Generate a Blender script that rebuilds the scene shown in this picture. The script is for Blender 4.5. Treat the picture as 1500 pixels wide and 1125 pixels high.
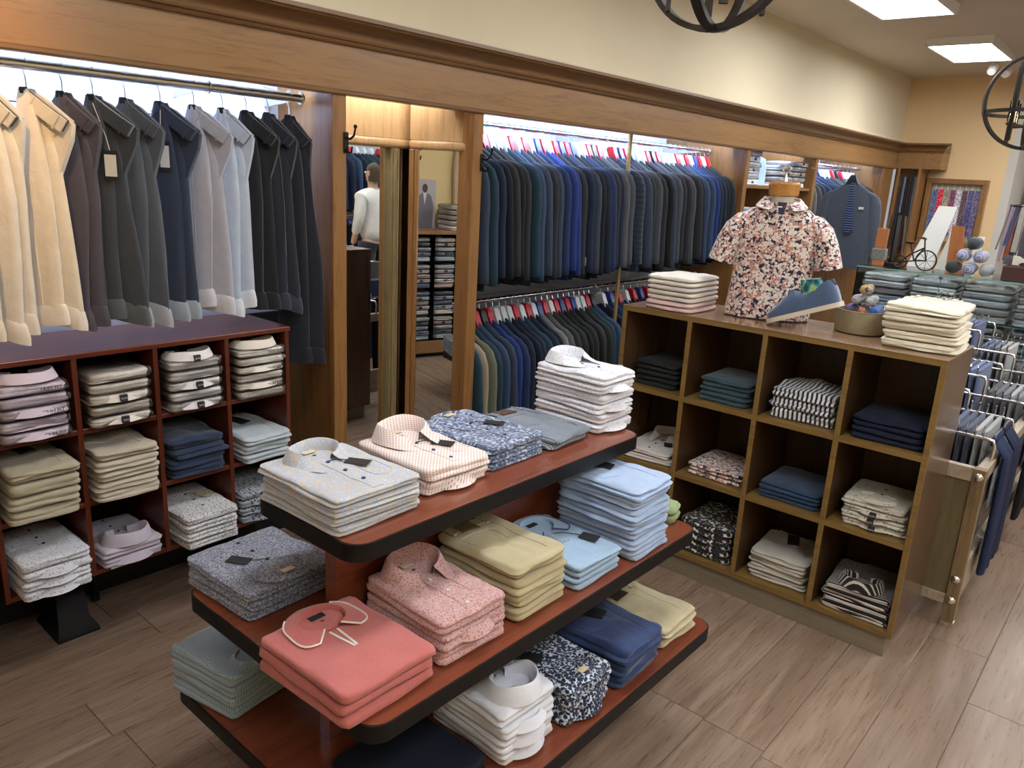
import bpy, bmesh, math, random
from mathutils import Vector, Matrix, noise
scene = bpy.context.scene
for o in list(bpy.data.objects): bpy.data.objects.remove(o)
COL = scene.collection
PI = math.pi
# ---------------------------------------------------------------- camera
cam_d = bpy.data.cameras.new('camera'); cam = bpy.data.objects.new('camera', cam_d); COL.objects.link(cam)
cam_d.sensor_fit = 'HORIZONTAL'; cam_d.sensor_width = 36.0; cam_d.lens = 1135.0 / 1500.0 * 36.0
cam_d.clip_start = 0.02; cam_d.clip_end = 60
RM = Matrix(((0.655168, -0.753631, 0.052898), (0.165072, 0.210986, 0.963450), (-0.737246, -0.622489, 0.262636)))
def _orth(m):
    a = m.row[0].normalized(); b = m.row[1] - a * m.row[1].dot(a); b.normalize(); c = a.cross(b)
    return Matrix((a, b, c))
cam.matrix_world = Matrix.Translation((0, 0, 1.62)) @ _orth(RM).transposed().to_4x4()
scene.camera = cam
# ---------------------------------------------------------------- world and exposure
w = bpy.data.worlds.new('world'); scene.world = w; w.use_nodes = True
w.node_tree.nodes['Background'].inputs[0].default_value = (0.9, 0.92, 1, 1)
w.node_tree.nodes['Background'].inputs[1].default_value = 0.3
vs = scene.view_settings
vs.view_transform = 'Standard'; vs.look = 'None'; vs.gamma = 1.0; vs.use_curve_mapping = False
vs.exposure = 0.45
PANEL_E = 14.0; TUBE_E = 55.0
scene.cycles.transparent_max_bounces = 32
# ---------------------------------------------------------------- helpers
class MB:
    def __init__(s): s.v = []; s.f = []
    def pts(s, vs): n = len(s.v); s.v += [tuple(p) for p in vs]; return n
    def box(s, x0, x1, y0, y1, z0, z1):
        n = s.pts([(x0,y0,z0),(x1,y0,z0),(x1,y1,z0),(x0,y1,z0),(x0,y0,z1),(x1,y0,z1),(x1,y1,z1),(x0,y1,z1)])
        s.f += [tuple(n+i for i in q) for q in ((0,3,2,1),(4,5,6,7),(0,1,5,4),(1,2,6,5),(2,3,7,6),(3,0,4,7))]; return s
    def bevbox(s, x0, x1, y0, y1, z0, z1, b=.003):
        bm = bmesh.new(); bmesh.ops.create_cube(bm, size=1)
        for v in bm.verts: v.co = ((x0+x1)/2+v.co.x*(x1-x0), (y0+y1)/2+v.co.y*(y1-y0), (z0+z1)/2+v.co.z*(z1-z0))
        bmesh.ops.bevel(bm, geom=bm.edges[:], offset=b, segments=2, affect='EDGES', profile=.5)
        bm.verts.index_update(); n = s.pts([v.co[:] for v in bm.verts])
        s.f += [tuple(n+v.index for v in f.verts) for f in bm.faces]; bm.free(); return s
    def rings(s, rings, cap=True, closed=True):
        k = len(rings[0]); n0 = None; bases = [s.pts(r) for r in rings]
        for a, b in zip(bases, bases[1:]):
            for i in range(k if closed else k-1):
                j = (i+1) % k; s.f.append((a+i, a+j, b+j, b+i))
        if cap and closed:
            s.f.append(tuple(reversed(range(bases[0], bases[0]+k)))); s.f.append(tuple(range(bases[-1], bases[-1]+k)))
        return s
    def tube(s, path, r, n=8, cap=True):
        path = [Vector(p) for p in path]; rs = r if isinstance(r, (list, tuple)) else [r]*len(path)
        out = []; prev = None
        for i, p in enumerate(path):
            t = (path[min(i+1, len(path)-1)] - path[max(i-1, 0)])
            if t.length < 1e-9: t = Vector((0, 0, 1))
            t.normalize()
            if prev is None:
                up = Vector((0, 0, 1)) if abs(t.z) < .9 else Vector((1, 0, 0)); a = t.cross(up).normalized()
            else: a = (prev - t*prev.dot(t)).normalized()
            prev = a; b = t.cross(a)
            out.append([p + a*math.cos(2*PI*k/n)*rs[i] + b*math.sin(2*PI*k/n)*rs[i] for k in range(n)])
        return s.rings(out, cap)
    def torus(s, c, R, r, axis='z', n=32, m=8, ang=(0, 2*PI)):
        full = abs(ang[1]-ang[0]-2*PI) < 1e-6; path = []
        for i in range(n+1):
            t = ang[0] + (ang[1]-ang[0])*i/n; a, b = R*math.cos(t), R*math.sin(t)
            path.append({'z':(a,b,0),'x':(0,a,b),'y':(a,0,b)}[axis])
        return s.tube([(c[0]+p[0], c[1]+p[1], c[2]+p[2]) for p in path], r, m, not full)
    def lathe(s, prof, c=(0,0,0), n=24):
        rr = [[(c[0]+r*math.cos(2*PI*k/n), c[1]+r*math.sin(2*PI*k/n), c[2]+z) for k in range(n)] for r, z in prof]
        return s.rings(rr)
    def prism(s, poly, axis, a, b):
        def P(u, v, t): return {'x':(t,u,v),'y':(u,t,v),'z':(u,v,t)}[axis]
        return s.rings([[P(u,v,a) for u,v in poly], [P(u,v,b) for u,v in poly]])
    def xform(s, M):
        s.v = [tuple(M @ Vector(p)) for p in s.v]; return s
    def mesh(s, name, smooth=False):
        me = bpy.data.meshes.new(name); me.from_pydata(s.v, [], s.f)
        bm = bmesh.new(); bm.from_mesh(me); bmesh.ops.recalc_face_normals(bm, faces=bm.faces); bm.to_mesh(me); bm.free()
        if smooth:
            me.polygons.foreach_set('use_smooth', [True]*len(me.polygons))
            try: me.set_sharp_from_angle(angle=math.radians(smooth if smooth is not True else 50))
            except Exception: pass
        me.update(); return me
    def build(s, name, mat=None, parent=None, smooth=False, loc=None, rotz=0):
        return mk(name, s.mesh(name, smooth), mat, parent, loc, rotz)
def mk(name, me, mat=None, parent=None, loc=None, rotz=0):
    o = bpy.data.objects.new(name, me); COL.objects.link(o)
    if mat is not None:
        if not me.materials: me.materials.append(mat)
        o.material_slots[0].link = 'OBJECT'; o.material_slots[0].material = mat
    if parent: o.parent = parent
    if loc: o.location = loc
    if rotz: o.rotation_euler = (0, 0, rotz)
    return o
def tag(o, label=None, cat=None, group=None, kind=None):
    if label: o['label'] = label
    if cat: o['category'] = cat
    if group: o['group'] = group
    if kind: o['kind'] = kind
    return o
def thing(name, label, cat, loc=(0,0,0), rotz=0, group=None):
    o = bpy.data.objects.new(name, None); COL.objects.link(o); o.location = loc; o.rotation_euler = (0,0,rotz)
    o.empty_display_size = .05
    return tag(o, label, cat, group)
def struct(o): o['kind'] = 'structure'; return o
def sstep(a, b, x):
    t = max(0, min(1, (x-a)/(b-a))); return t*t*(3-2*t)
def nz(x, y, z=0): return noise.noise(Vector((x, y, z)))
# ---------------------------------------------------------------- materials
def newmat(name):
    m = bpy.data.materials.new(name); m.use_nodes = True; nt = m.node_tree
    return m, nt, nt.nodes['Principled BSDF']
def lnk(nt, a, b): nt.links.new(a, b)
def plain(name, c, rough=.5, metal=0, **k):
    m, nt, b = newmat(name); b.inputs['Base Color'].default_value = (*c, 1); b.inputs['Roughness'].default_value = rough
    b.inputs['Metallic'].default_value = metal
    for q, v in k.items(): b.inputs[q].default_value = v
    return m
def emit(name, c, e):
    m, nt, b = newmat(name); b.inputs['Base Color'].default_value = (*c, 1); b.inputs['Emission Color'].default_value = (*c, 1); b.inputs['Emission Strength'].default_value = e
    return m
def ramp(nt, fac, stops):
    r = nt.nodes.new('ShaderNodeValToRGB'); e = r.color_ramp.elements
    while len(e) > 1: e.remove(e[-1])
    e[0].position = stops[0][0]; e[0].color = (*stops[0][1], 1)
    for p, c in stops[1:]:
        q = e.new(p); q.color = (*c, 1)
    lnk(nt, fac, r.inputs[0]); return r.outputs[0]
def coord(nt, scale=(1,1,1), rot=(0,0,0), which='Object', rnd=False):
    t = nt.nodes.new('ShaderNodeTexCoord'); mp = nt.nodes.new('ShaderNodeMapping')
    mp.inputs['Scale'].default_value = scale; mp.inputs['Rotation'].default_value = rot
    lnk(nt, t.outputs[which], mp.inputs[0])
    if rnd:
        oi = nt.nodes.new('ShaderNodeObjectInfo'); ma = nt.nodes.new('ShaderNodeMath'); ma.operation = 'MULTIPLY'; ma.inputs[1].default_value = 40
        lnk(nt, oi.outputs['Random'], ma.inputs[0]); lnk(nt, ma.outputs[0], mp.inputs['Location'])
    return mp.outputs[0]
def tnoise(nt, vec, scale, detail=4, rough=.5, dist=0):
    n = nt.nodes.new('ShaderNodeTexNoise'); n.inputs['Scale'].default_value = scale; n.inputs['Detail'].default_value = detail
    n.inputs['Roughness'].default_value = rough; n.inputs['Distortion'].default_value = dist; lnk(nt, vec, n.inputs['Vector']); return n.outputs[0]
def bump(nt, b, h, strength=.2, dist=.002):
    n = nt.nodes.new('ShaderNodeBump'); n.inputs['Strength'].default_value = strength; n.inputs['Distance'].default_value = dist
    lnk(nt, h, n.inputs['Height']); lnk(nt, n.outputs[0], b.inputs['Normal'])
def wood(name, c0, c1, axis='x', rough=.35, scale=1.0, c2=None, bumps=.15, rnd=False, coat=0):
    m, nt, b = newmat(name)
    s = {'x': (.7, 9, 9), 'y': (9, .7, 9), 'z': (9, 9, .7)}[axis]; s = tuple(q*scale for q in s)
    v = coord(nt, s, rnd=rnd)
    g = tnoise(nt, v, 3.0, 6, .65, 1.2); g2 = tnoise(nt, v, 22, 3, .6, .3)
    mx = nt.nodes.new('ShaderNodeMath'); mx.operation = 'MULTIPLY_ADD'; mx.inputs[1].default_value = .35
    lnk(nt, g2, mx.inputs[0]); lnk(nt, g, mx.inputs[2])
    col = ramp(nt, mx.outputs[0], [(.36, c0), (.66, c1 if c2 is None else c2), (.9, tuple(q*1.12 for q in c1))])
    lnk(nt, col, b.inputs['Base Color']); b.inputs['Roughness'].default_value = rough; b.inputs['Coat Weight'].default_value = coat
    b.inputs['Coat Roughness'].default_value = .15
    bump(nt, b, mx.outputs[0], bumps, .002); return m
OAK = wood('oak_x', (.125,.055,.016), (.265,.138,.050), 'x', .32, 1.0, coat=.15)
OAKZ = wood('oak_z', (.105,.044,.012), (.255,.125,.042), 'z', .32, 1.0, coat=.15)
OAKDK = wood('oak_crown', (.070,.031,.010), (.165,.083,.031), 'x', .30, 1.0, coat=.2)
OAKLT = wood('oak_panel', (.26,.145,.062), (.46,.29,.14), 'z', .35, 1.3)
GREYWOOD = wood('mirror_stile', (.07,.05,.022), (.20,.15,.07), 'z', .4, 1.3)
MAHOG = wood('mahogany', (.048,.008,.004), (.115,.024,.011), 'x', .28, .8, coat=.3)
MAHZ = wood('mahogany_upright', (.042,.007,.0035), (.10,.021,.009), 'z', .3, .8, coat=.2)
CHERRY = wood('cherry_laminate', (.110,.025,.011), (.190,.048,.022), 'x', .26, .6, bumps=.04, coat=.4)
WALNUT = wood('walnut', (.04,.02,.008), (.12,.064,.024), 'y', .35, .9, coat=.15)
WALEDGE = wood('walnut_edge', (.10,.058,.016), (.21,.128,.038), 'y', .38, .9, coat=.1)
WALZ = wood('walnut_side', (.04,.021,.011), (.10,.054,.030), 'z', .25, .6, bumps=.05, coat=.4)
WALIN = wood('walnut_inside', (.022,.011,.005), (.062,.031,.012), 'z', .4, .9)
PLINTH = wood('plinth_wood', (.105,.085,.06), (.215,.18,.13), 'y', .45, .9)
RACKW = wood('rack_wood', (.07,.045,.022), (.22,.155,.085), 'z', .4, 1.2)
BLACK = plain('black_edge', (.006,.006,.007), .5, **{'Specular IOR Level': .25})
BLACKM = plain('black_metal', (.015,.014,.014), .4, .6)
CHROME = plain('chrome', (.75,.76,.78), .16, 1.0)
STEEL = plain('brushed_steel', (.70,.71,.74), .28, 1.0)
BRASS = plain('brass_strip', (.55,.42,.2), .35, .8)
WHITEP = plain('white_plastic', (.8,.8,.8), .35)
MIRROR = plain('mirror_glass', (.86,.89,.87), .005, 1.0)
def wallmat(name, c):
    m, nt, b = newmat(name); v = coord(nt); n = tnoise(nt, v, 60, 5, .6); n2 = tnoise(nt, v, 2.0, 3)
    col = ramp(nt, n2, [(.3, tuple(q*.95 for q in c)), (.7, c)]); lnk(nt, col, b.inputs['Base Color']); b.inputs['Roughness'].default_value = .7
    bump(nt, b, n, .06, .002); return m
CREAM = wallmat('cream_wall', (.70,.62,.45)); TAN = wallmat('tan_wall', (.74,.53,.29)); CEIL = wallmat('ceiling_paint', (.60,.52,.43))
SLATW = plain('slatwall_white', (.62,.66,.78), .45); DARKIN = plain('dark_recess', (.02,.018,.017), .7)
YELW = wallmat('yellow_wall', (.74,.58,.30)); GREYW = wallmat('grey_wall', (.55,.53,.48))
def floor_mat():
    m, nt, b = newmat('floor_plank'); v = coord(nt, (.45, 7, 7), rnd=True)
    g = tnoise(nt, v, 2.2, 7, .66, 1.6); g2 = tnoise(nt, v, 16, 4, .65, .6)
    mx = nt.nodes.new('ShaderNodeMath'); mx.operation = 'MULTIPLY_ADD'; mx.inputs[1].default_value = .38; lnk(nt, g2, mx.inputs[0]); lnk(nt, g, mx.inputs[2])
    oi = nt.nodes.new('ShaderNodeObjectInfo'); ad = nt.nodes.new('ShaderNodeMath'); ad.operation = 'MULTIPLY_ADD'; ad.inputs[1].default_value = .12
    lnk(nt, oi.outputs['Random'], ad.inputs[0]); lnk(nt, mx.outputs[0], ad.inputs[2])
    col = ramp(nt, ad.outputs[0], [(.38, (.105,.065,.044)), (.58, (.190,.126,.088)), (.76, (.25,.172,.125)), (.95, (.33,.24,.185))])
    lnk(nt, col, b.inputs['Base Color']); rr = ramp(nt, g2, [(.3, (.24,)*3), (.7, (.38,)*3)]); lnk(nt, rr, b.inputs['Roughness'])
    bump(nt, b, mx.outputs[0], .12, .002); return m
FLOOR = floor_mat()
# ---------------------------------------------------------------- room shell
XL, XR, YB, YW = -.62, 9.3, -2.60, 3.20
b = MB().box(XL, 11.6, YB, YW, -.06, -.004); floor = struct(b.build('floor', plain('floor_seam', (.20,.15,.12), .5)))
random.seed(4)
plank_me = MB().bevbox(-.599, .599, -.099, .099, -.010, 0, .0015).mesh('plank')
row = 0; yy = YB + .1
yy = .14 - .2*14
while yy < YW:
    off = random.random()*1.2; xx = XL + .6 - off
    while xx < XR + .8:
        if not (xx > 9.0 and yy > 2.0):
            mk('plank', plank_me, FLOOR, floor, (xx, yy, 0))
        xx += 1.2
    yy += .2
struct(MB().box(XL-.1, 11.6, YB-.1, YW+.1, 2.80, 2.9).build('ceiling', CEIL))
struct(MB().box(XL-.1, XR+.1, 2.58, 2.62, 1.9, 2.80).build('wall_upper_left', CREAM))
struct(MB().box(XL-.1, XR+.1, YW, YW+.08, 0, 2.1).build('wall_left', SLATW))
struct(MB().box(XR, XR+.1, 1.55, 2.58, 0, 2.80).build('wall_far', TAN))
struct(MB().box(XR, 11.5, 1.47, 1.55, 0, 2.80).build('wall_far_return', GREYW))
struct(MB().box(11.5, 11.6, YB, 1.6, 0, 2.80).build('wall_far_end', CREAM))
struct(MB().box(XL-.1, 11.6, YB-.1, YB, 0, 2.80).build('wall_right', YELW))
struct(MB().box(XL-.1, XL, YB, YW, 0, 2.80).build('wall_near', YELW))
# header over bays (closes the top of the bays behind the fascia)
struct(MB().box(XL, XR, 2.53, YW, 2.08, 2.10).build('trim_bay_top', plain('bay_top_paint', (.6,.6,.62), .6)))
# ---------------------------------------------------------------- ceiling lights
PANEL = emit('light_panel_diffuser', (.965,.985,1.0), PANEL_E); FRAMEW = plain('light_frame_white', (.75,.74,.72), .5)
def panel(x, y, label):
    t = thing('ceiling_light', label, 'ceiling light', (x, y, 2.80), 0, 'flat ceiling light panels')
    hx, hy = .46, .235
    f = MB(); f.box(-hx,hx,-hy,-hy+.02,-.06,0); f.box(-hx,hx,hy-.02,hy,-.06,0); f.box(-hx,-hx+.02,-hy+.02,hy-.02,-.06,0); f.box(hx-.02,hx,-hy+.02,hy-.02,-.06,0)
    f.build('frame', FRAMEW, t); MB().box(-hx+.02,hx-.02,-hy+.02,hy-.02,-.056,-.05).build('diffuser', PANEL, t)
for (x, y) in [(5.42,1.66),(7.47,1.66),(7.47,.9),(5.42,.0),(3.4,1.2),(3.4,-.6),(1.4,1.2),(1.4,-.5),(0.0,-.9),(5.42,-1.5),(2.6,-1.8),(8.3,-1.2),(8.6,.2)]:
    panel(x, y, 'white rectangular light panel mounted on the cream ceiling')
TUBEM = emit('bay_tube_light', (.60,.74,1.0), TUBE_E)
def tube_light(x0, x1, y, z, label):
    t = thing('strip_light', label, 'strip light', ((x0+x1)/2, y, z), 0, 'strip lights hidden behind the wooden fascia')
    h = (x1-x0)/2
    MB().box(-h, h, -.03, .03, .02, .05).build('housing', FRAMEW, t)
    MB().tube([(-h+.02,0,0),(h-.02,0,0)], .017, 10).build('tube', TUBEM, t, True)
for x0, x1 in ((-.55,.6),(.62,1.8),(2.75,4.0),(4.1,5.35),(5.5,6.7),(6.85,8.5)):
    tube_light(x0, x1, 2.63, 2.015, 'cool white strip light above the clothes rail behind the fascia')
TUBEM = emit('mirror_tube_light', (.9,.92,1.0), 22.0)
tube_light(1.95, 2.55, 2.66, 2.0, 'short strip light above the mirror panel behind the fascia')
# ---------------------------------------------------------------- fascia with crown moulding
ft = thing('fascia', 'long oak fascia with dark crown moulding running above the clothes bays', 'fascia', (0,0,0)); ft['kind'] = 'structure'
FX0, FX1 = XL, 8.95
MB().box(FX0, FX1, 2.50, 2.53, 1.872, 2.045).build('fascia_board', OAK, ft)
MB().prism([(2.492,1.866),(2.489,1.871),(2.489,1.880),(2.492,1.884),(2.50,1.886),(2.53,1.886),(2.53,1.866)], 'x', FX0, FX1+.004).build('lower_bead', OAKDK, ft, 30)
def crown_prof():
    p = [(2.60,2.040),(2.50,2.040),(2.487,2.040),(2.483,2.046),(2.487,2.052),(2.478,2.056),(2.474,2.064)]
    for i in range(9):
        a = i/8*PI/2; p.append((2.474 - .052*(1-math.cos(a)), 2.066 + .040*math.sin(a)))
    p += [(2.416,2.108),(2.412,2.114),(2.405,2.116),(2.405,2.130),(2.60,2.130)]
    return p
MB().prism(crown_prof(), 'x', FX0, FX1+.09).build('crown', OAKDK, ft, 30)
MB().box(FX0, FX1+.08, 2.415, 2.60, 2.131, 2.139).build('crown_cap', plain('cap_cream', (.62,.55,.42), .6), ft)
# ---------------------------------------------------------------- posts and partitions
def post(x0, x1, y0, y1, name, label):
    t = thing(name, label, 'post', ((x0+x1)/2, y0, 0)); h = (x1-x0)/2
    MB().bevbox(-h, h, 0, .035, 0, 1.87, .004).build('face_stile', OAKZ, t)
    MB().box(-h+.006, h-.006, .035, y1-y0, 0, 2.08).build('side_panel', OAKZ, t); t['kind'] = 'structure'
    return t
post(1.846, 1.910, 2.50, 3.20, 'partition', 'oak partition between the hanging trousers and the tall mirror')
post(2.604, 2.668, 2.50, 3.20, 'partition', 'oak partition between the tall mirror and the suit jackets')
post(5.40, 5.46, 2.50, 3.20, 'partition', 'oak partition between the suit jackets and the dress shirt niche')
post(6.73, 6.79, 2.50, 3.20, 'partition', 'oak partition between the dress shirt niche and the far jackets')
post(8.62, 8.92, 2.50, 3.20, 'partition', 'wide oak partition at the far end of the jacket bays')
# ---------------------------------------------------------------- mirror niche
mt = thing('wall_mirror', 'tall two-panel dressing mirror in an oak niche', 'mirror', (1.91, 2.82, 0))
ML = Matrix.Translation((-1.91, -2.82, 0))
MB().box(1.912,2.385,2.822,2.83,.04,1.70).xform(ML).build('mirror_pane', MIRROR, mt)
MB().bevbox(2.385,2.428,2.795,2.83,.02,1.70,.004).bevbox(2.392,2.412,2.785,2.80,.02,1.70,.004).xform(ML).build('stile', GREYWOOD, mt)
MB().bevbox(2.432,2.438,2.80,2.83,.02,1.70,.002).xform(ML).build('chrome_edge', CHROME, mt)
MB().box(2.438,2.53,2.824,2.83,.04,1.70).xform(ML).build('mirror_strip', MIRROR, mt)
MB().bevbox(1.912,2.53,2.80,2.825,1.74,2.06,.002).xform(ML).build('header_panel', OAKLT, mt)
MB().bevbox(1.912,2.53,2.79,2.825,1.70,1.74,.012).xform(ML).build('header_moulding', OAKLT, mt, True)
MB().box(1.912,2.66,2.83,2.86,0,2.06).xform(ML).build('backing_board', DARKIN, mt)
WM = ML @ Matrix.Translation((2.478, 2.775, 0)) @ Matrix.Rotation(math.radians(-54), 4, 'Z')   # right wing
WL = .315
MB().box(.040, WL, 0, .008, .04, 1.70).xform(WM).build('mirror_pane', MIRROR, mt)
MB().bevbox(.0, .022, -.028, .006, .02, 1.70,.003).bevbox(.022,.041,-.018,.006,.02,1.70,.003).xform(WM).build('stile', OAKZ, mt)
MB().bevbox(0, WL, -.012, .02, 1.74, 2.06,.002).xform(WM).build('header_panel', OAKLT, mt)
MB().bevbox(-.004, WL, -.022, .02, 1.70, 1.74,.012).xform(WM).build('header_moulding', OAKLT, mt, True)
MB().box(0, WL, .02, .03, 0, 2.06).xform(WM).build('backing_board', OAKZ, mt)
def coat_hook(x, y, z, label, s=1, ang=0):
    t = thing('coat_hook', label, 'hook', (x, y, z), ang, 'black iron coat hooks on the oak posts')
    MB().bevbox(-.011,.011,-.006,0,-.045,.03,.002).build('back_plate', BLACKM, t)
    MB().tube([(0,-.004,.01),(0,-.03,.005),(0,-.052,.018),(0,-.06,.045)], [.005,.0045,.004,.004], 6).build('upper_prong', BLACKM, t, True)
    MB().tube([(0,-.004,-.03),(0,-.02,-.045),(0,-.036,-.042),(0,-.04,-.022)], [.005,.0045,.004,.004], 6).build('lower_prong', BLACKM, t, True)
    k = MB(); k.lathe([(.001,-.008),(.006,-.005),(.008,0),(.006,.005),(.001,.008)], (0,-.06,.05), 8); k.build('ball_tip', BLACKM, t, True)
coat_hook(1.905, 2.50, 1.705, 'black iron coat hook on the oak post beside the trousers')
coat_hook(2.664, 2.50, 1.665, 'black iron coat hook on the oak post beside the suit jackets')
# ---------------------------------------------------------------- back slat panels, brackets, rods
SLG = plain('slat_groove', (.22,.24,.32), .6)
def slat_panel(x0, x1, y, z0, z1, label):
    t = thing('slat_panel', label, 'wall panel', ((x0+x1)/2, y, z0)); t['kind'] = 'structure'; h = (x1-x0)/2; z = z0
    while z < z1 - .02:
        MB().bevbox(-h, h, 0, .018, z-z0+.004, min(z+.15, z1)-z0, .002).build('slat', SLATW, t); z += .15
    MB().box(-h, h, .014, .03, 0, z1-z0).build('groove', SLG, t)
struct(MB().box(XL, 1.85, 2.855, 2.89, 0, 1.0).build('trim_dark_board', plain('dark_back_board', (.012,.010,.009), .6)))
slat_panel(XL, 1.85, 2.86, 1.0, 2.06, 'pale blue-white slatted wall panel behind the hanging trousers')
slat_panel(2.67, 5.40, 3.16, .0, 2.06, 'pale blue-white slatted wall panel behind the suit jackets')
slat_panel(6.79, 8.62, 3.16, .0, 2.06, 'pale blue-white slatted wall panel behind the far jackets')
def rail(x0, x1, y, z, r, label, brackets, yback, mat=CHROME):
    t = thing('clothes_rail', label, 'clothes rail', ((x0+x1)/2, y, z)); h = (x1-x0)/2
    MB().tube([(-h,0,0),(h,0,0)], r, 14).build('rod', mat, t, True)
    for bx in brackets:
        m = MB(); q = bx-(x0+x1)/2; m.prism([(yback-y,-.03),(yback-y,.05),(r*.9,.006),(r*.9,-.006)], 'x', q-.004, q+.004); m.build('bracket', STEEL, t)
        MB().torus((q,0,0), r+.003, .004, 'x', 16, 6).build('bracket_ring', STEEL, t, True)
rail(-.55, 1.80, 2.62, 1.846, .0165, 'thick chrome rail carrying the hanging trousers', (.1,1.425,1.79), 2.86, STEEL)
rail(2.68, 5.39, 2.78, 1.845, .012, 'upper chrome rail carrying the suit jackets', (2.70,4.043,5.36), 3.16)
rail(2.68, 5.39, 2.78, .955, .012, 'lower chrome rail carrying the suit jackets beneath the upper row', (2.70,4.043,5.36), 3.16)
rail(6.80, 8.61, 2.78, 1.845, .012, 'chrome rail carrying the far jackets beyond the dress shirt niche', (6.83,8.58), 3.16)
tag(MB().bevbox(4.03,4.055,2.60,2.615,.02,2.06,.002).build('slotted_upright', BRASS), 'thin brass slotted upright standing between the two groups of suit jackets', 'upright')
# ---------------------------------------------------------------- mahogany cubby shelf under the trousers
def mahogany_unit(xs, label, boots):
    x0, x1 = xs[0], xs[-1]; t = thing('shelf_unit', label, 'shelf unit', (x0, 2.50, 0)); M = Matrix.Translation((-x0, -2.50, 0))
    zs = (.27, .517, .763, 1.0)
    for x in xs: MB().bevbox(x-.008, x+.008, 2.50, 2.84, .262, 1.0, .002).xform(M).build('divider', MAHZ, t)
    for k, z in enumerate(zs):
        for a, bb in zip(xs, xs[1:]):
            if k == 3: continue
            MB().bevbox(a+.008, bb-.008, 2.502, 2.84, z-.008, z+.008, .002).xform(M).build('shelf', MAHOG, t)
    MB().bevbox(x0-.01, x1+.012, 2.495, 2.845, 1.0, 1.018, .003).xform(M).build('top_board', MAHOG, t)
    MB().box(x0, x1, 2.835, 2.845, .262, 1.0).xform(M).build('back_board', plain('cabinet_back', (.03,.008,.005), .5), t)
    for bx in boots:
        m = MB(); m.rings([[(bx+sx*a, 2.50+yc+sy*d, z) for sx, sy in ((-1,-1),(1,-1),(1,1),(-1,1))] for z, a, d, yc in ((0,.068,.10,.20),(.015,.066,.098,.20),(.05,.050,.07,.21),(.262,.040,.05,.22))])
        m.xform(M); m.build('pedestal_foot', BLACK, t, 40)
    m = MB(); q = xs[1]+.1 if len(xs) > 3 else xs[-1]-.1; m.tube([(q,2.8,.26),(q,2.8,.03)], .009, 8); m.lathe([(.004,0),(.016,.005),(.016,.03),(.004,.034)], (q,2.8,0), 10); m.xform(M); m.build('caster', BLACKM, t, True)
    return t
mahogany_unit((.63,.88,1.13,1.385,1.63), 'dark mahogany shelf unit with square cells beneath the hanging trousers', (.85,1.52))
mahogany_unit((-.12,.13,.38,.596), 'neighbouring dark mahogany shelf unit standing beside the larger one', (.48,-.02))
tag(MB().bevbox(.93,1.0,2.492,2.4945,.270,.284,.001).build('shelf_ticket', WHITEP), 'small white price ticket on the shelf edge below the lavender shirts', 'ticket')
tag(MB().bevbox(1.50,1.55,2.492,2.4945,.268,.281,.001).build('shelf_ticket', WHITEP), 'small white price ticket on the shelf edge at the end of the mahogany unit', 'ticket')
# ---------------------------------------------------------------- three tier display table
def rrect(x0, x1, y0, y1, r, n=6):
    p = []
    for cx, cy, a0 in ((x1-r,y1-r,0),(x0+r,y1-r,90),(x0+r,y0+r,180),(x1-r,y0+r,270)):
        for i in range(n+1):
            a = math.radians(a0+90*i/n); p.append((cx+r*math.cos(a), cy+r*math.sin(a)))
    return p
TC = 1.307
dt = thing('display_table', 'three-tier cherry display table with black edges and rounded corners', 'display table', (1.415, TC, 0))
DM = Matrix.Translation((-1.415, -TC, 0))
def tier(x0, x1, y0, y1, z, nm):
    MB().prism(rrect(x0+.004,x1-.004,y0+.004,y1-.004,.045), 'z', z-.006, z).xform(DM).build(nm, CHERRY, dt, 40)
    MB().prism(rrect(x0,x1,y0,y1,.048), 'z', z-.040, z-.0015).xform(DM).build(nm+'_edge', BLACK, dt, 40)
TT, TM, TB = .885, .605, .305
tier(.872, 1.950, 1.120, 1.494, TT, 'top_shelf'); tier(.780, 2.052, .952, 1.662, TM, 'middle_shelf'); tier(.776, 2.060, .866, 1.748, TB, 'bottom_shelf')
MB().bevbox(.95, 1.88, TC-.02, TC+.02, TM, TT-.04, .002).xform(DM).build('upper_upright', CHERRY, dt)
MB().bevbox(.93, 1.90, TC-.02, TC+.02, TB, TM-.04, .002).xform(DM).build('lower_upright', CHERRY, dt)
MB().bevbox(.90, 1.94, TC-.25, TC+.25, .0, TB-.04, .004).xform(DM).build('base', BLACK, dt)
# ---------------------------------------------------------------- walnut cubby unit
CX0, CX1 = 2.774, 3.160; CY = (.510,.812,1.122,1.436,1.750); CZ = (.105,.448,.775,1.107)
cu = thing('cubby_unit', 'tall walnut cubby unit with twelve square cells and a grey plinth', 'shelf unit', (CX0, 1.13, 0))
CM = Matrix.Translation((-CX0, -1.13, 0))
for y in CY:
    e = y in (CY[0], CY[-1]); yo = .009 if y == CY[0] else (-.009 if e else 0)
    MB().bevbox(CX0, CX0+.006, y+yo-.010, y+yo+.010, .085, 1.107, .0015).xform(CM).build('edge_strip', WALEDGE, cu)
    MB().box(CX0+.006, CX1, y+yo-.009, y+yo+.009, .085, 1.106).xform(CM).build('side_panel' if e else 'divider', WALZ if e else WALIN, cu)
for k, z in enumerate(CZ):
    for a, bb in zip(CY, CY[1:]):
        MB().bevbox(CX0+.0005, CX0+.006, a+.010, bb-.010, z-.020, z, .001).xform(CM).build('shelf_edge', WALEDGE, cu)
        MB().box(CX0+.006, CX1-.012, a+.009, bb-.009, z-.019, z).xform(CM).build('shelf', WALNUT if k == 3 else WALEDGE, cu)
MB().box(CX1-.012, CX1, CY[0]+.018, CY[-1]-.018, .085, 1.09).xform(CM).build('back_panel', WALIN, cu)
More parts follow.
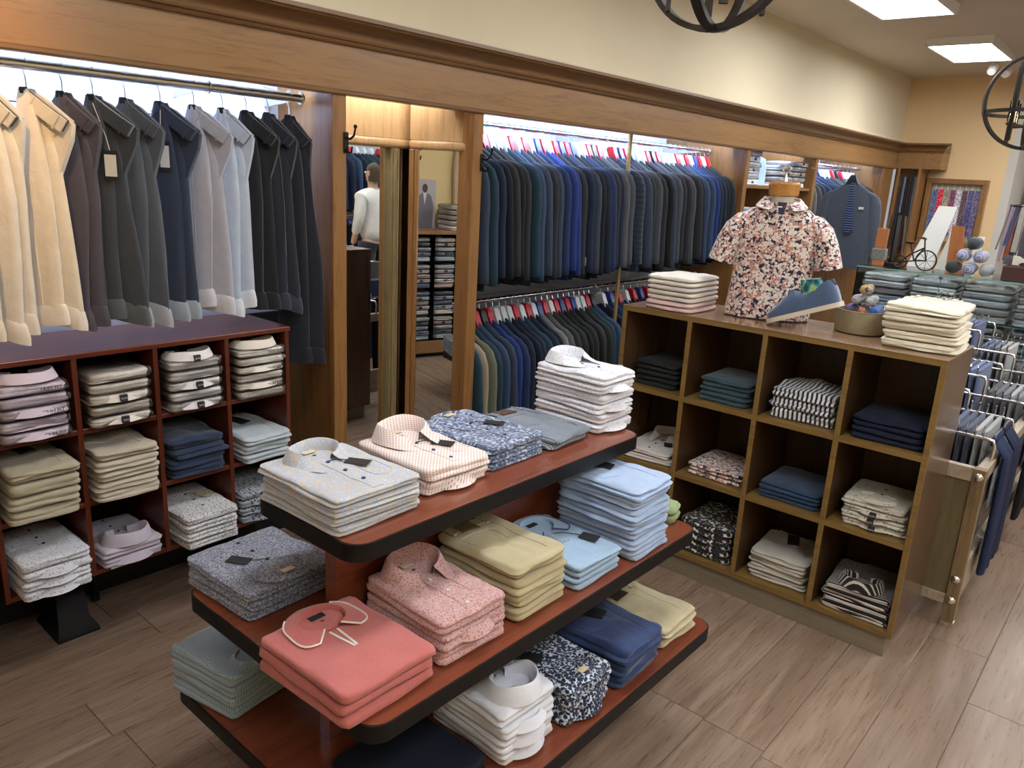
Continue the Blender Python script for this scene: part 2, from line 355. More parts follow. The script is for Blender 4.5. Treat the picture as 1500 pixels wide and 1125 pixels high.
MB().bevbox(CX0-.002, CX1+.002, CY[0]-.002, CY[-1]+.002, 1.107, 1.110, .001).xform(CM).build('top_veneer', WALZ if False else wood('walnut_top', (.11,.06,.03), (.24,.145,.08), 'y', .25, .7, bumps=.04, coat=.4), cu)
MB().bevbox(CX0+.012, CX1-.03, CY[0]+.02, CY[-1]-.02, 0, .085, .002).xform(CM).build('plinth', PLINTH, cu)
CT = 1.110
# ---------------------------------------------------------------- fabrics
def fabric(name, c, c2=None, pat=None, scale=1.0, rough=.8, sheen=.25, bumps=.25, thr=.5, c3=None, rot=0, soft=.04, vary=.0):
    m, nt, b = newmat(name); v = coord(nt, rot=(0, 0, rot)); mot = tnoise(nt, v, 28, 4, .6)
    def mul(col, f):
        mx = nt.nodes.new('ShaderNodeMix'); mx.data_type = 'RGBA'; mx.blend_type = 'MULTIPLY'; mx.inputs[0].default_value = f
        r = ramp(nt, mot, [(.3, (.78,)*3), (.7, (1.05,)*3)])
        lnk(nt, col, mx.inputs[6]); lnk(nt, r, mx.inputs[7]); return mx.outputs[2]
    def rgb(q):
        n = nt.nodes.new('ShaderNodeRGB'); n.outputs[0].default_value = (*q, 1); return n.outputs[0]
    col = None
    if pat is None: col = rgb(c)
    elif pat == 'dots':
        n = nt.nodes.new('ShaderNodeTexVoronoi'); n.inputs['Scale'].default_value = 110*scale; n.inputs['Randomness'].default_value = 0
        vv = coord(nt); sx_ = nt.nodes.new('ShaderNodeSeparateXYZ'); cx_ = nt.nodes.new('ShaderNodeCombineXYZ'); lnk(nt, vv, sx_.inputs[0])
        for q_ in (0, 1):
            ma_ = nt.nodes.new('ShaderNodeMath'); ma_.operation = 'MULTIPLY_ADD'; ma_.inputs[1].default_value = (1.0, .8)[q_]; lnk(nt, sx_.outputs[2], ma_.inputs[0]); lnk(nt, sx_.outputs[q_], ma_.inputs[2]); lnk(nt, ma_.outputs[0], cx_.inputs[q_])
        mp_ = nt.nodes.new('ShaderNodeMapping'); mp_.inputs['Rotation'].default_value = (0, 0, .785); lnk(nt, cx_.outputs[0], mp_.inputs[0]); lnk(nt, mp_.outputs[0], n.inputs['Vector']); n.voronoi_dimensions = '2D'
        col = ramp(nt, n.outputs['Distance'], [(thr*.6, c2), (thr*.6+.05, c)])
    elif pat == 'print':
        n = nt.nodes.new('ShaderNodeTexVoronoi'); n.inputs['Scale'].default_value = 120*scale; lnk(nt, v, n.inputs['Vector'])
        g = tnoise(nt, v, 150*scale, 3, .6)
        a = nt.nodes.new('ShaderNodeMath'); a.operation = 'ADD'; lnk(nt, n.outputs['Distance'], a.inputs[0]); lnk(nt, g, a.inputs[1])
        h = nt.nodes.new('ShaderNodeMath'); h.operation = 'MULTIPLY'; h.inputs[1].default_value = .5; lnk(nt, a.outputs[0], h.inputs[0])
        col = ramp(nt, h.outputs[0], [(thr-.03, c), (thr+soft, c2)] + ([(thr+.11, c2), (thr+.15, c3)] if c3 else []))
    elif pat == 'floral':
        d = nt.nodes.new('ShaderNodeVectorMath'); d.operation = 'MULTIPLY_ADD'; nn = nt.nodes.new('ShaderNodeTexNoise'); nn.inputs['Scale'].default_value = 60*scale; lnk(nt, v, nn.inputs['Vector'])
        lnk(nt, nn.outputs['Color'], d.inputs[0]); d.inputs[1].default_value = (.022/scale,)*3; lnk(nt, v, d.inputs[2])
        n = nt.nodes.new('ShaderNodeTexVoronoi'); n.inputs['Scale'].default_value = 58*scale; lnk(nt, d.outputs[0], n.inputs['Vector'])
        sp = nt.nodes.new('ShaderNodeSeparateColor'); lnk(nt, n.outputs['Color'], sp.inputs[0])
        navy = (.025,.022,.06)
        petal = ramp(nt, n.outputs['Distance'], [(.12, navy), (.16, c), (.60, c), (.63, c3), (.72, navy)])
        alt = ramp(nt, n.outputs['Distance'], [(.10, navy), (.14, c3), (.24, c2), (.48, c2), (.52, c), (.72, navy)])
        msk = ramp(nt, sp.outputs[0], [(.60, (0,0,0)), (.61, (1,1,1))])
        mx = nt.nodes.new('ShaderNodeMix'); mx.data_type = 'RGBA'; lnk(nt, msk, mx.inputs[0]); lnk(nt, petal, mx.inputs[6]); lnk(nt, alt, mx.inputs[7])
        m3 = ramp(nt, sp.outputs[1], [(.94, (0,0,0)), (.95, (1,1,1))]); m4 = nt.nodes.new('ShaderNodeMix'); m4.data_type = 'RGBA'; lnk(nt, m3, m4.inputs[0]); lnk(nt, mx.outputs[2], m4.inputs[6]); m4.inputs[7].default_value = (*navy, 1); col = m4.outputs[2]
    elif pat in ('stripe', 'stripey', 'stripez'):
        n = nt.nodes.new('ShaderNodeTexWave'); n.inputs['Scale'].default_value = 30*scale; n.inputs['Distortion'].default_value = .6; n.inputs['Detail'].default_value = 1
        n.inputs['Detail Scale'].default_value = .3
        n.bands_direction = {'stripe':'X','stripey':'Y','stripez':'Z'}[pat]; lnk(nt, v, n.inputs['Vector']); col = ramp(nt, n.outputs['Fac'], [(thr-.02, c), (thr+.04, c2)])
    elif pat == 'heather':
        g = tnoise(nt, v, 420*scale, 3, .7); col = ramp(nt, g, [(.35, c), (.65, c2)])
    elif pat == 'denim':
        vv = coord(nt, (260, 60, 260)); g = tnoise(nt, vv, 4, 3, .7); col = ramp(nt, g, [(.3, c), (.75, c2)])
    elif pat == 'plaid':
        cols = []
        for bd in ('X', 'Z'):
            n = nt.nodes.new('ShaderNodeTexWave'); n.inputs['Scale'].default_value = 9*scale; n.bands_direction = bd; lnk(nt, v, n.inputs['Vector']); cols.append(n.outputs['Fac'])
        a = nt.nodes.new('ShaderNodeMath'); a.operation = 'ADD'; lnk(nt, cols[0], a.inputs[0]); lnk(nt, cols[1], a.inputs[1])
        h = nt.nodes.new('ShaderNodeMath'); h.operation = 'MULTIPLY'; h.inputs[1].default_value = .5; lnk(nt, a.outputs[0], h.inputs[0])
        col = ramp(nt, h.outputs[0], [(.3, c), (.7, c2)])
    col = mul(col, .35)
    lnk(nt, col, b.inputs['Base Color']); b.inputs['Roughness'].default_value = rough; b.inputs['Sheen Weight'].default_value = sheen; b.inputs['Specular IOR Level'].default_value = .25
    wv = coord(nt); w1 = tnoise(nt, wv, 500, 2, .6); w2 = tnoise(nt, wv, 22, 3, .55, .8)
    ad = nt.nodes.new('ShaderNodeMath'); ad.operation = 'MULTIPLY_ADD'; ad.inputs[1].default_value = .12; lnk(nt, w1, ad.inputs[0]); lnk(nt, w2, ad.inputs[2])
    bump(nt, b, ad.outputs[0], bumps, .006); return m
_plain = {}
def fab(c, **k):
    key = (tuple(c), tuple(sorted(k.items())))
    if key not in _plain: _plain[key] = fabric('cloth_%d' % len(_plain), c, **k)
    return _plain[key]
def film_mat():
    m, nt, b = newmat('clear_plastic_film'); out = nt.nodes['Material Output']
    tr = nt.nodes.new('ShaderNodeBsdfTransparent'); gl = nt.nodes.new('ShaderNodeBsdfGlossy'); gl.inputs['Roughness'].default_value = .12
    fr = nt.nodes.new('ShaderNodeFresnel'); fr.inputs['IOR'].default_value = 1.5; mx = nt.nodes.new('ShaderNodeMixShader')
    ad = nt.nodes.new('ShaderNodeMath'); ad.operation = 'MULTIPLY_ADD'; ad.inputs[1].default_value = 1.1; ad.inputs[2].default_value = .03; lnk(nt, fr.outputs[0], ad.inputs[0])
    v = coord(nt); g = tnoise(nt, v, 38, 4, .6, 1.5); bp = nt.nodes.new('ShaderNodeBump'); bp.inputs['Strength'].default_value = .8; bp.inputs['Distance'].default_value = .01
    lnk(nt, g, bp.inputs['Height']); lnk(nt, bp.outputs[0], gl.inputs['Normal']); lnk(nt, bp.outputs[0], fr.inputs['Normal'])
    lnk(nt, ad.outputs[0], mx.inputs[0]); lnk(nt, tr.outputs[0], mx.inputs[1]); lnk(nt, gl.outputs[0], mx.inputs[2]); lnk(nt, mx.outputs[0], out.inputs['Surface']); return m
FILM = film_mat()
CARDB = plain('card_black', (.018,.019,.022), .5); CARDT = plain('card_tan', (.62,.52,.34), .6); CARDW = plain('card_white', (.75,.74,.70), .6)
LEATHER = plain('leather_patch', (.17,.13,.07), .55); BTN = plain('button_navy', (.03,.04,.12), .3); BTNW = plain('button_pearl', (.7,.66,.62), .25); BTNK = plain('button_black', (.01,.01,.012), .3)
CORD = plain('cord_black', (.01,.01,.012), .6); INK = plain('print_ink', (.02,.02,.02), .6); INKW = plain('print_white', (.75,.75,.75), .6)
# ---------------------------------------------------------------- flat lettering
def text_mesh(s, size):
    cu_ = bpy.data.curves.new('txt', 'FONT'); cu_.body = s; cu_.size = size; cu_.align_x = 'CENTER'; cu_.align_y = 'CENTER'; cu_.resolution_u = 1
    o = bpy.data.objects.new('txt', cu_); COL.objects.link(o); dg = bpy.context.evaluated_depsgraph_get()
    me = bpy.data.meshes.new_from_object(o.evaluated_get(dg)); bpy.data.objects.remove(o); bpy.data.curves.remove(cu_); return me
_txt = {}
def text(s, size, mat, parent, M):
    if (s, size) not in _txt: _txt[(s, size)] = text_mesh(s, size)
    o = mk('lettering', _txt[(s, size)], mat, parent); o.matrix_local = M; return o
# ---------------------------------------------------------------- soft folded slab
def rperim(w, l, r, N):
    hw, hl = w/2, l/2; r = min(r, hw*.9, hl*.9); segs = []
    L = 2*(w-2*r) + 2*(l-2*r) + 2*PI*r; pts = []
    for i in range(N):
        d = L*i/N
        for kind, ln, dat in (('s', l-2*r, ((hw,-hl+r),(0,1))), ('a', PI*r/2, ((hw-r,hl-r),0)), ('s', w-2*r, ((hw-r,hl),(-1,0))), ('a', PI*r/2, ((-hw+r,hl-r),90)),
                              ('s', l-2*r, ((-hw,hl-r),(0,-1))), ('a', PI*r/2, ((-hw+r,-hl+r),180)), ('s', w-2*r, ((-hw+r,-hl),(1,0))), ('a', PI*r/2, ((hw-r,-hl+r),270))):
            if d <= ln + 1e-9:
                if kind == 's': pts.append((dat[0][0]+dat[1][0]*d, dat[0][1]+dat[1][1]*d))
                else:
                    a = math.radians(dat[1]) + d/r; pts.append((dat[0][0]+r*math.cos(a), dat[0][1]+r*math.sin(a)))
                break
            d -= ln
    return pts
LOW = [False]      # set while building a garment that carries another one: its top is pressed flat
def soft(w, l, h, layers=2, seed=0, wr=.004, r=.022, sag=.14, N=60, groove=.006, slope=0.0, lat=.004, freq=16):
    """a folded garment: rounded slab, fold grooves round the edge, creased top. returns (MB, topz)"""
    if LOW[0]: wr = min(wr, .0012); sag = min(sag, .03)
    P = rperim(w, l, r, N); mb = MB(); s7 = seed*7.31
    def topz(x, y):
        e = max(abs(x)/(w/2), abs(y)/(l/2)); e = min(e, 1)
        return h*(1 - sag*e**5) + slope*(y/l+.5) + wr*(nz(x*freq+s7, y*freq*.8, s7) + .5*nz(x*freq*2.3, y*freq*2+s7, 3)) 
    rings = []; K = max(4, layers*4); rq = random.Random(int(seed*97)); off = [(rq.uniform(-1, 1)*groove*.9, rq.uniform(-1, 1)*groove*.9) for _ in range(layers+1)]; off[layers-1] = (0, 0)
    for k in range(K+1):
        t = k/K; ring = []
        for i, (x, y) in enumerate(P):
            cs = abs(math.sin(PI*layers*(t*.96+.02)))**.55
            g = groove*(1-cs)*(.55+.6*nz(x*9+s7, y*9, 5.1)) + (.006 if k == 0 else 0) + (.003 if k == K else 0)
            ln = lat*nz(x*11+s7, y*11, layers*t*1.7)
            q = math.hypot(x, y); f = 1 - (g+ln)/max(q, .03)
            zt = topz(x, y)*.97; tt = t + .10*nz(x*8+s7, y*8+9, t*2)*math.sin(PI*t)
            ox, oy = off[min(layers-1, int(t*layers))]; ring.append((x*f+ox, y*f+oy, max(0, zt*tt)))
        rings.append(ring)
    last = rings[-1]
    for s in (.97, .92, .84, .74, .62, .48, .33, .17, .04):
        rings.append([(x*s, y*s, topz(x*s, y*s)) for x, y, _ in last])
    mb.rings(rings); return mb, topz
def ribbon(pts, wd, topz, th=.0015, lift=.0):
    """flat strip following the garment's top along pts"""
    mb = MB(); out = []
    P = [Vector((p[0], p[1], 0)) for p in pts]; Q = []
    for a, b in zip(P, P[1:]):
        n = max(1, int((b-a).length/.012)); Q += [a.lerp(b, i/n) for i in range(n)]
    Q.append(P[-1])
    for i, p in enumerate(Q):
        t = (Q[min(i+1, len(Q)-1)]-Q[max(i-1, 0)]).normalized(); n = Vector((-t.y, t.x, 0))*wd/2
        a, b = p+n, p-n; za, zb = topz(a.x, a.y)+lift, topz(b.x, b.y)+lift
        out.append([(a.x,a.y,za-.002),(b.x,b.y,zb-.002),(b.x,b.y,zb+th),(a.x,a.y,za+th)])
    return mb.rings(out)
def seam(pts, topz, r=.0011): 
    P = [Vector((p[0], p[1], 0)) for p in pts]; Q = []
    for a, b in zip(P, P[1:]):
        n = max(1, int((b-a).length/.012)); Q += [a.lerp(b, i/n) for i in range(n)]
    Q.append(P[-1]); return MB().tube([(p.x, p.y, topz(p.x, p.y)+r*.3) for p in Q], r, 5)
def disc(c, r, h=.002, n=10): return MB().lathe([(r*.9,0),(r,h*.5),(r*.8,h),(r*.3,h*.8)], c, n)
def collar_mb(a, b_, hc, cy, z0, point=.045, splay=.012, open_=160, n=26, tilt=0.0):
    mb = MB(); rows = [[], [], [], [], [], []]
    for i in range(n+1):
        ph = math.radians(-open_ + 2*open_*i/n); fr = sstep(95, open_, abs(math.degrees(ph))); s = 1 if ph > 0 else -1
        x, y = a*math.sin(ph), cy + b_*math.cos(ph); nx, ny = math.sin(ph), math.cos(ph)
        hh = hc*(1-.45*fr)*(1+.06*math.sin(ph*3))
        dz = tilt*(y-cy)
        def p(rad, z, dx=0, dy=0): return (x+nx*rad+dx, y+ny*rad+dy, z+dz)
        dx, dy = s*.006*fr, -point*fr
        rows[0].append(p(-.003, z0-.004)); rows[1].append(p(-.001, z0+hh)); rows[2].append(p(.003, z0+hh+.0025)); rows[3].append(p(.006, z0+hh-.001))
        rows[4].append(p(.006+splay*.6, z0+hh*.45, dx*.5, dy*.5)); rows[5].append(p(.006+splay, z0+.004, dx, dy))
    inner = [[(q[0]*.985, cy+(q[1]-cy)*.985, q[2]-.0015) for q in r] for r in reversed(rows)]
    allr = rows + [[(q[0], q[1], q[2]) for q in r] for r in inner[1:-1]]
    mb.rings(list(map(list, zip(*allr)))); return mb
STN = [0]
def swing_tag(parent, x, y, z, rot=0, mat=None, w_=.032, l_=.055, words=None, tilt=0):
    M = Matrix.Translation((x, y, z)) @ Matrix.Rotation(rot, 4, 'Z') @ Matrix.Rotation(tilt, 4, 'X')
    o = MB().bevbox(-w_/2, w_/2, -l_/2, l_/2, 0, .0012, .0004).build('swing_tag', mat or CARDB, parent); o.matrix_local = M
    if words: text(words, w_*.2, INKW if (mat or CARDB) is CARDB else INK, o, Matrix.Translation((0, 0, .0016)))
    return o
def garment(name, label, cat, loc, rotz, group): return thing(name, label, cat, loc, rotz, group)
def dress_shirt(loc, rotz, mat, label, group, w=.25, l=.28, h=.022, seed=0, collar=True, top=False, hc=.034, btn=BTN, tagw=None, film=False, slope=.0, layers=2, inner=None, band=None, wr=.0045, ca=.058, cb=.046, brand=None, name='folded_shirt', collar_edge=None, words=None, tagm=None):
    mb, tz = soft(w, l, h, layers, seed, wr=wr, r=.012, groove=.006, slope=slope, sag=.10)
    t = garment(name, label, 'shirt', loc, rotz, group)
    mb.build('folded_body', mat, t, 60)
    cy = l/2 - cb - .008; bz, by = h-.004, l/2+.012
    if LOW[0]: hc = max(.008, min(hc, h-.008)); cy = l/2 - cb + .004; bz, by = h-.023, l/2+.025
    if collar:
        z0 = h - hc - .005 if LOW[0] else tz(0, cy) - .002
        collar_mb(ca, cb, hc, cy, z0).build('collar', inner or mat, t, 60)
        if top:
            MB().lathe([(.002,0),(.6,0),(.98,.001)] and [(.001,.0),(1,.0)], (0,0,0), 24)
            m = MB(); m.rings([[(ca*.93*s*math.cos(q*PI/12), cy+cb*.93*s*math.sin(q*PI/12), z0+.004+(1-s)*.004) for q in range(24)] for s in (1,.6,.1)], cap=False); m.build('neck_lining', inner or mat, t, True)
            m = MB().bevbox(-.016,.016, cy+cb*.35, cy+cb*.72, z0+.009, z0+.0105, .0005); m.build('neck_label', CARDT if tagw is None else tagw, t)
    if band: 
        m = MB().bevbox(-.011,.011, by-.012, by, max(.002, bz), bz+.022, .001); o = m.build('collar_band_label', CARDB, t); text('ELITE', .0075, INKW, o, Matrix.Translation((0, by+.0004, bz+.011)) @ Matrix.Rotation(PI/2, 4, 'X') @ Matrix.Rotation(PI, 4, 'Y'))
    if top:
        ribbon([(0, cy-cb-.002), (0, -l/2+.012)], .030, tz, .0012).build('placket', mat, t, 60)
        for k in range(3):
            yb = cy - cb - .012 - k*.062
            if yb > -l/2+.02: disc((0, yb, tz(0, yb)+.001), .0052, .003).build('button', btn, t, True)
        for sx in (1,):
            seam([(sx*.035, .015), (sx*.035, -.075), (sx*.062, -.09), (sx*.09, -.075), (sx*.09, .015), (sx*.035, .015)], tz).build('pocket_seam', mat, t, True)
        if brand is not None:
            MB().tube([(.0,cy-cb-.01,tz(0,cy-cb)+.004),(.02,cy-cb-.02,tz(.02,cy-cb-.02)+.006),(.035,cy-cb-.035,tz(.03,0)+.005)], .0011, 5).build('tag_cord', CORD, t, True)
            swing_tag(t, .05, cy-cb-.055, tz(.05, cy-cb-.055)+.004, .5, tagm or CARDB, .034, .056, brand or None)
    if words: text(words, .016, INK, t, Matrix.Translation((-.045, l/2+.0125, h*.45)) @ Matrix.Rotation(PI/2, 4, 'X') @ Matrix.Rotation(PI, 4, 'Y'))
    if film:
        f, _ = soft(w+.012, l+.014, h+(.0018 if LOW[0] else .006), 1, seed+50, wr=.006, r=.01, groove=.002, N=40, slope=slope, lat=.008); f.build('plastic_bag', FILM, t, 60)
        if collar: collar_mb(ca+.006, cb+.006, hc+.003, cy, h, point=.03).build('bag_over_collar', FILM, t, 60) if False else None
    return t
def pants_fold(loc, rotz, mat, label, group, w=.24, l=.28, h=.03, seed=0, top=False, patch=None, card=None, words=None, name='folded_trousers', layers=2, wr=.006, cat='trousers', stitch=None, roll=True):
    mb, tz = soft(w, l, h, layers, seed, wr=wr, r=.016, groove=.011, sag=.10, freq=13, lat=.008)
    t = garment(name, label, cat, loc, rotz, group); mb.build('folded_body', mat, t, 70)
    if top:
        st = stitch or mat
        ribbon([(-w/2+.02, l/2-.022), (w/2-.02, l/2-.022)], .032, tz, .0025).build('waistband', mat, t, 60)
        for sx in (-.07, .05): ribbon([(sx, l/2-.045), (sx, l/2-.002)], .009, tz, .005).build('belt_loop', mat, t)
        seam([(-.075, .065), (.02, .06), (.02, -.01), (-.028, -.03), (-.075, -.005), (-.075, .065)], tz).build('pocket_seam', st, t, True)
        seam([(.06, l/2-.04), (.05, -l/2+.03)], tz, .0014).build('side_seam', st, t, True)
        if patch: ribbon([(-.05, l/2-.03), (.012, l/2-.03)], .045, tz, .004).build('waist_patch', patch, t)
        if card:
            o = ribbon([(-.012, .105), (.012, .02)], .046, tz, .003, .002).build('size_card', card, t)
            if words: text(words, .013, INKW, o, Matrix.Translation((0, .062, tz(0, .06)+.007)) @ Matrix.Rotation(-1.3, 4, 'Z'))
    return t
def plain_fold(loc, rotz, mat, label, group, w=.24, l=.27, h=.02, seed=0, cat='sweater', name='folded_sweater', layers=1, wr=.004, r=.02):
    mb, tz = soft(w, l, h, layers, seed, wr=wr, r=r, groove=.008, sag=.16, freq=12, lat=.005)
    o = mb.build(name, mat, None, 70, loc, rotz); tag(o, label, cat, group); return o
def polo(loc, rotz, mat, label, group, w=.25, l=.28, h=.022, seed=0, top=False, tip=None, zipm=None, cat='polo shirt', cardtag=None):
    mb, tz = soft(w, l, h, 1, seed, wr=.0045, r=.014, groove=.007, sag=.08, freq=11)
    t = garment('folded_polo', label, cat, loc, rotz, group); mb.build('folded_body', mat, t, 70)
    if top:
        cy = l/2 - .052
        zc = tz(0, cy); n = 18; edge = {}
        for s in (-1, 1):
            rows = [[], [], []]; eg = []
            for i in range(n+1):
                q = i/n; ph = math.radians(s*(q*158)); ix, iy = .052*math.sin(ph), cy + .040*math.cos(ph)
                fr = sstep(.55, 1, q); ox, oy = ix + math.sin(ph)*(.030+.012*fr) + s*.016*fr, iy + math.cos(ph)*.030*(1-fr) - .030*fr
                mx_, my_ = (ix+ox)/2, (iy+oy)/2
                rows[0].append((ix, iy, zc+.004)); rows[1].append((ix*1.04, cy+(iy-cy)*1.04, zc+.016-.006*q)); rows[2].append((ox, oy, tz(ox, oy)+.0035)); eg.append((ox, oy, tz(ox, oy)+.0045))
            allr = rows + [[(p[0], p[1], p[2]-.0025) for p in r] for r in reversed(rows)]
            MB().rings(list(map(list, zip(*allr)))).build('collar', mat, t, 60); eg.append(rows[1][-1]); edge[s] = eg
        m = MB(); m.rings([[(.050*sc_*math.cos(q*PI/12), cy+.038*sc_*math.sin(q*PI/12), zc+.003) for q in range(24)] for sc_ in (1,.6,.1)], cap=False); m.build('neck_lining', mat, t, True)
        if tip:
            for s in (-1, 1): MB().tube(edge[s][5:], .0021, 5).build('collar_tipping', tip, t, True)
        if zipm:
            for s in (-1, 1): ribbon([(s*.003+s*.007, cy-.040), (s*.003, -.025)], .005, tz, .002).build('zip_tape', zipm, t)
        else:
            ribbon([(0, cy-.045), (0, -.02)], .026, tz, .0012).build('placket', mat, t)
            for k in range(2): disc((0, cy-.055-k*.045, tz(0, cy-.055)+.001), .005, .003).build('button', BTNW, t, True)
        m = MB().bevbox(-.018,.018, cy+.01, cy+.026, tz(0,cy)+.004, tz(0,cy)+.006, .0005); m.build('neck_label', CARDB, t)
        if cardtag is not None:
            MB().tube([(0,cy-.05,tz(0,cy-.05)+.003),(.025,cy-.07,tz(.02,0)+.006),(.042,cy-.10,tz(.04,0)+.006),(.052,cy-.115,tz(.05,0)+.005)], .0013, 5).build('tag_cord', CORD, t, True)
            swing_tag(t, .062, cy-.135, tz(.06, 0)+.004, .25, CARDB, .040, .052, cardtag)
    return t
def R(d): return math.radians(d)
ORD = ('bottom', 'second from the bottom', 'third from the bottom', 'fourth from the bottom', 'fifth from the bottom', 'sixth from the bottom', 'seventh from the bottom')
def pos(i, n):
    if n == 1: return ''
    if i == n-1: return 'topmost '
    if i == 0: return 'lowest '
    return ('', 'second ', 'third ', 'fourth ', 'fifth ', 'sixth ', 'seventh ')[i]
def lab(i, n, what, where):
    """label of garment i of n in a stack"""
    if n == 1: return '%s %s' % (what, where)
    return '%s %s %s' % ('topmost' if i == n-1 else 'lowest' if i == 0 else ('', 'second-lowest', 'third-lowest', 'fourth-lowest', 'fifth-lowest', 'sixth-lowest', 'seventh-lowest')[i], what, where)
JR = random.Random(11)
def jit(a): return JR.uniform(-a, a)
# ---------------------------------------------------------------- garments on the display table
def stack(fn, n, x, y, z, rot, h, mat, what, where, group, j=.003, rj=2.0, topkw=None, lowkw=None, step=None, alt=False, **kw):
    film = bool((lowkw or {}).get('film')); gap = .0055 if film else .0034; hh = h - gap if n > 1 else h
    for i in range(n):
        k = dict(kw); k.update((topkw or {}) if i == n-1 else (lowkw or {}))
        rr = rot + (180 if alt and i % 2 != (n-1) % 2 else 0); LOW[0] = i < n-1
        fn((x+jit(j), y+jit(j), z+.0012+i*(hh+gap)), R(rr+jit(rj)), mat, lab(i, n, what, where), group, h=hh, seed=JR.random()*50, **k)
    LOW[0] = False
F_S1 = fabric('cloth_blue_yellow', (.56,.59,.64), (.38,.46,.60), 'print', 1.05, thr=.40, c3=(.55,.50,.42))
F_S2 = fabric('cloth_pink_dots', (.80,.73,.70), (.45,.20,.19), 'dots', 1.25, thr=.34)
F_S3 = fabric('cloth_navy_floral', (.055,.085,.17), (.16,.21,.33), 'print', 1.05, thr=.46, c3=(.50,.55,.66))
F_S4 = fabric('cloth_grey_stripe', (.09,.12,.165), (.30,.345,.41), 'stripe', 1.3, thr=.6)
F_S5 = fabric('cloth_white_blue_print', (.40,.44,.58), (.74,.75,.82), 'print', 1.5, thr=.38)
F_M1 = fabric('cloth_denim_print', (.085,.105,.17), (.235,.26,.34), 'print', 1.7, thr=.44, c3=(.36,.37,.41))
F_M2 = fab((.50,.22,.235)); F_M3 = fabric('cloth_coral', (.46,.125,.115), (.53,.165,.15), 'heather')
F_M4 = fabric('cloth_rose_print', (.36,.14,.15), (.57,.36,.355), 'print', 1.7, thr=.42)
F_KHAKI = fab((.46,.40,.25)); F_LBLUE = fabric('cloth_light_blue', (.27,.41,.58), (.36,.50,.68), 'heather', .8)
F_LDENIM = fabric('cloth_pale_denim', (.32,.44,.66), (.44,.56,.78), 'denim'); F_GREEN = fab((.27,.35,.17))
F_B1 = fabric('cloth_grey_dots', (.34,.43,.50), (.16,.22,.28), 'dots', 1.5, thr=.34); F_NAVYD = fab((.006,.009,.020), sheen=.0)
F_WHITE = fab((.70,.73,.82), bumps=.2); F_B4 = fabric('cloth_black_print', (.008,.011,.028), (.03,.045,.10), 'print', 1.1, thr=.44, c3=(.58,.66,.78))
F_DENIM = fabric('cloth_dark_denim', (.016,.035,.11), (.035,.07,.19), 'denim'); F_KHAKI2 = fab((.50,.44,.29))
stack(dress_shirt, 4, .990, 1.318, TT, 0, .021, F_S1, 'pale blue and yellow patterned shirt', 'on the top table shelf', 'patterned shirts on the top table shelf', l=.285, w=.232, collar=False, topkw=dict(collar=True, top=True, hc=.030, brand='', cb=.04))
stack(dress_shirt, 2, 1.250, 1.335, TT, -1, .036, F_S2, 'cream shirt with small rose dots', 'on the top table shelf', 'dotted shirts on the top table shelf', w=.205, l=.27, topkw=dict(top=True, hc=.042, brand='', ca=.064), lowkw=dict(collar=True), rj=1, alt=True)
stack(dress_shirt, 3, 1.484, 1.360, TT, 1, .021, F_S3, 'navy shirt with white flower print', 'on the top table shelf', 'flower print shirts on the top table shelf', w=.215, l=.29, collar=False, rj=1, topkw=dict(collar=True, top=True, hc=.008, brand=''))
stack(pants_fold, 1, 1.703, 1.335, TT, 1, .038, F_S4, 'grey striped folded trousers', 'lying on the top table shelf beside the flower print shirts', None, w=.185, l=.275, topkw=dict(top=True, patch=plain('brown_label', (.10,.055,.04), .6)))
stack(dress_shirt, 6, 1.918, 1.325, TT, -1, .030, F_S5, 'white shirt with fine blue print', "at the top table shelf's far end", 'fine print shirts on the top table shelf', w=.180, l=.255, topkw=dict(top=True, hc=.034, btn=BTNK), lowkw=dict(collar=True, hc=.026), rj=2, alt=True, wr=.006)
# middle tier
stack(dress_shirt, 3, .935, 1.562, TM, 184, .024, F_M1, 'slate blue mottled shirt', 'on the middle table shelf', 'mottled shirts on the middle table shelf', w=.25, l=.27, collar=False, topkw=dict(top=True, collar=True, hc=.008, btn=BTNK, brand=''))
stack(plain_fold, 2, 1.185, 1.535, TM, 12, .036, F_M2, 'dusty rose folded shirt', "behind the middle table shelf's upright", 'dusty rose shirts on the middle table shelf', w=.13, l=.22, wr=.014, cat='shirt', name='folded_shirt')
stack(polo, 3, .862, 1.130, TM, 1, .026, F_M3, 'coral zip polo shirt', "at the middle table shelf corner", 'coral polos on the middle table shelf', w=.238, l=.285, topkw=dict(top=True, tip=plain('white_tipping', (.78,.74,.70), .6), zipm=plain('white_zip', (.8,.78,.75), .5)), rj=1.5)
stack(dress_shirt, 3, 1.110, 1.130, TM, -1, .036, F_M4, 'rose pink fine print shirt', "on the table beside the coral polos", 'rose print shirts on the middle table shelf', w=.198, l=.265, topkw=dict(top=True, hc=.045, btn=BTNW, ca=.066), lowkw=dict(hc=.030), rj=1.5, alt=True, inner=None)
stack(pants_fold, 4, 1.336, 1.13, TM, 1, .036, F_KHAKI, 'khaki folded trousers', 'on the middle table shelf', 'khaki trousers on the middle table shelf', w=.192, l=.27, topkw=dict(top=True, patch=LEATHER), rj=1.5, wr=.008)
stack(polo, 4, 1.563, 1.120, TM, 1, .017, F_LBLUE, 'light blue polo shirt', 'on the middle table shelf', 'light blue polos on the middle table shelf', w=.200, l=.275, rj=1.5, topkw=dict(top=True, tip=plain('navy_tipping', (.05,.07,.16), .6), cardtag=''))
stack(pants_fold, 7, 1.796, 1.105, TM, 1, .030, F_LDENIM, 'pale blue denim folded jeans', 'on the middle table shelf', 'pale jeans on the middle table shelf', w=.194, l=.265, topkw=dict(top=True, card=CARDB, words='TALL'), rj=1.5, wr=.006)
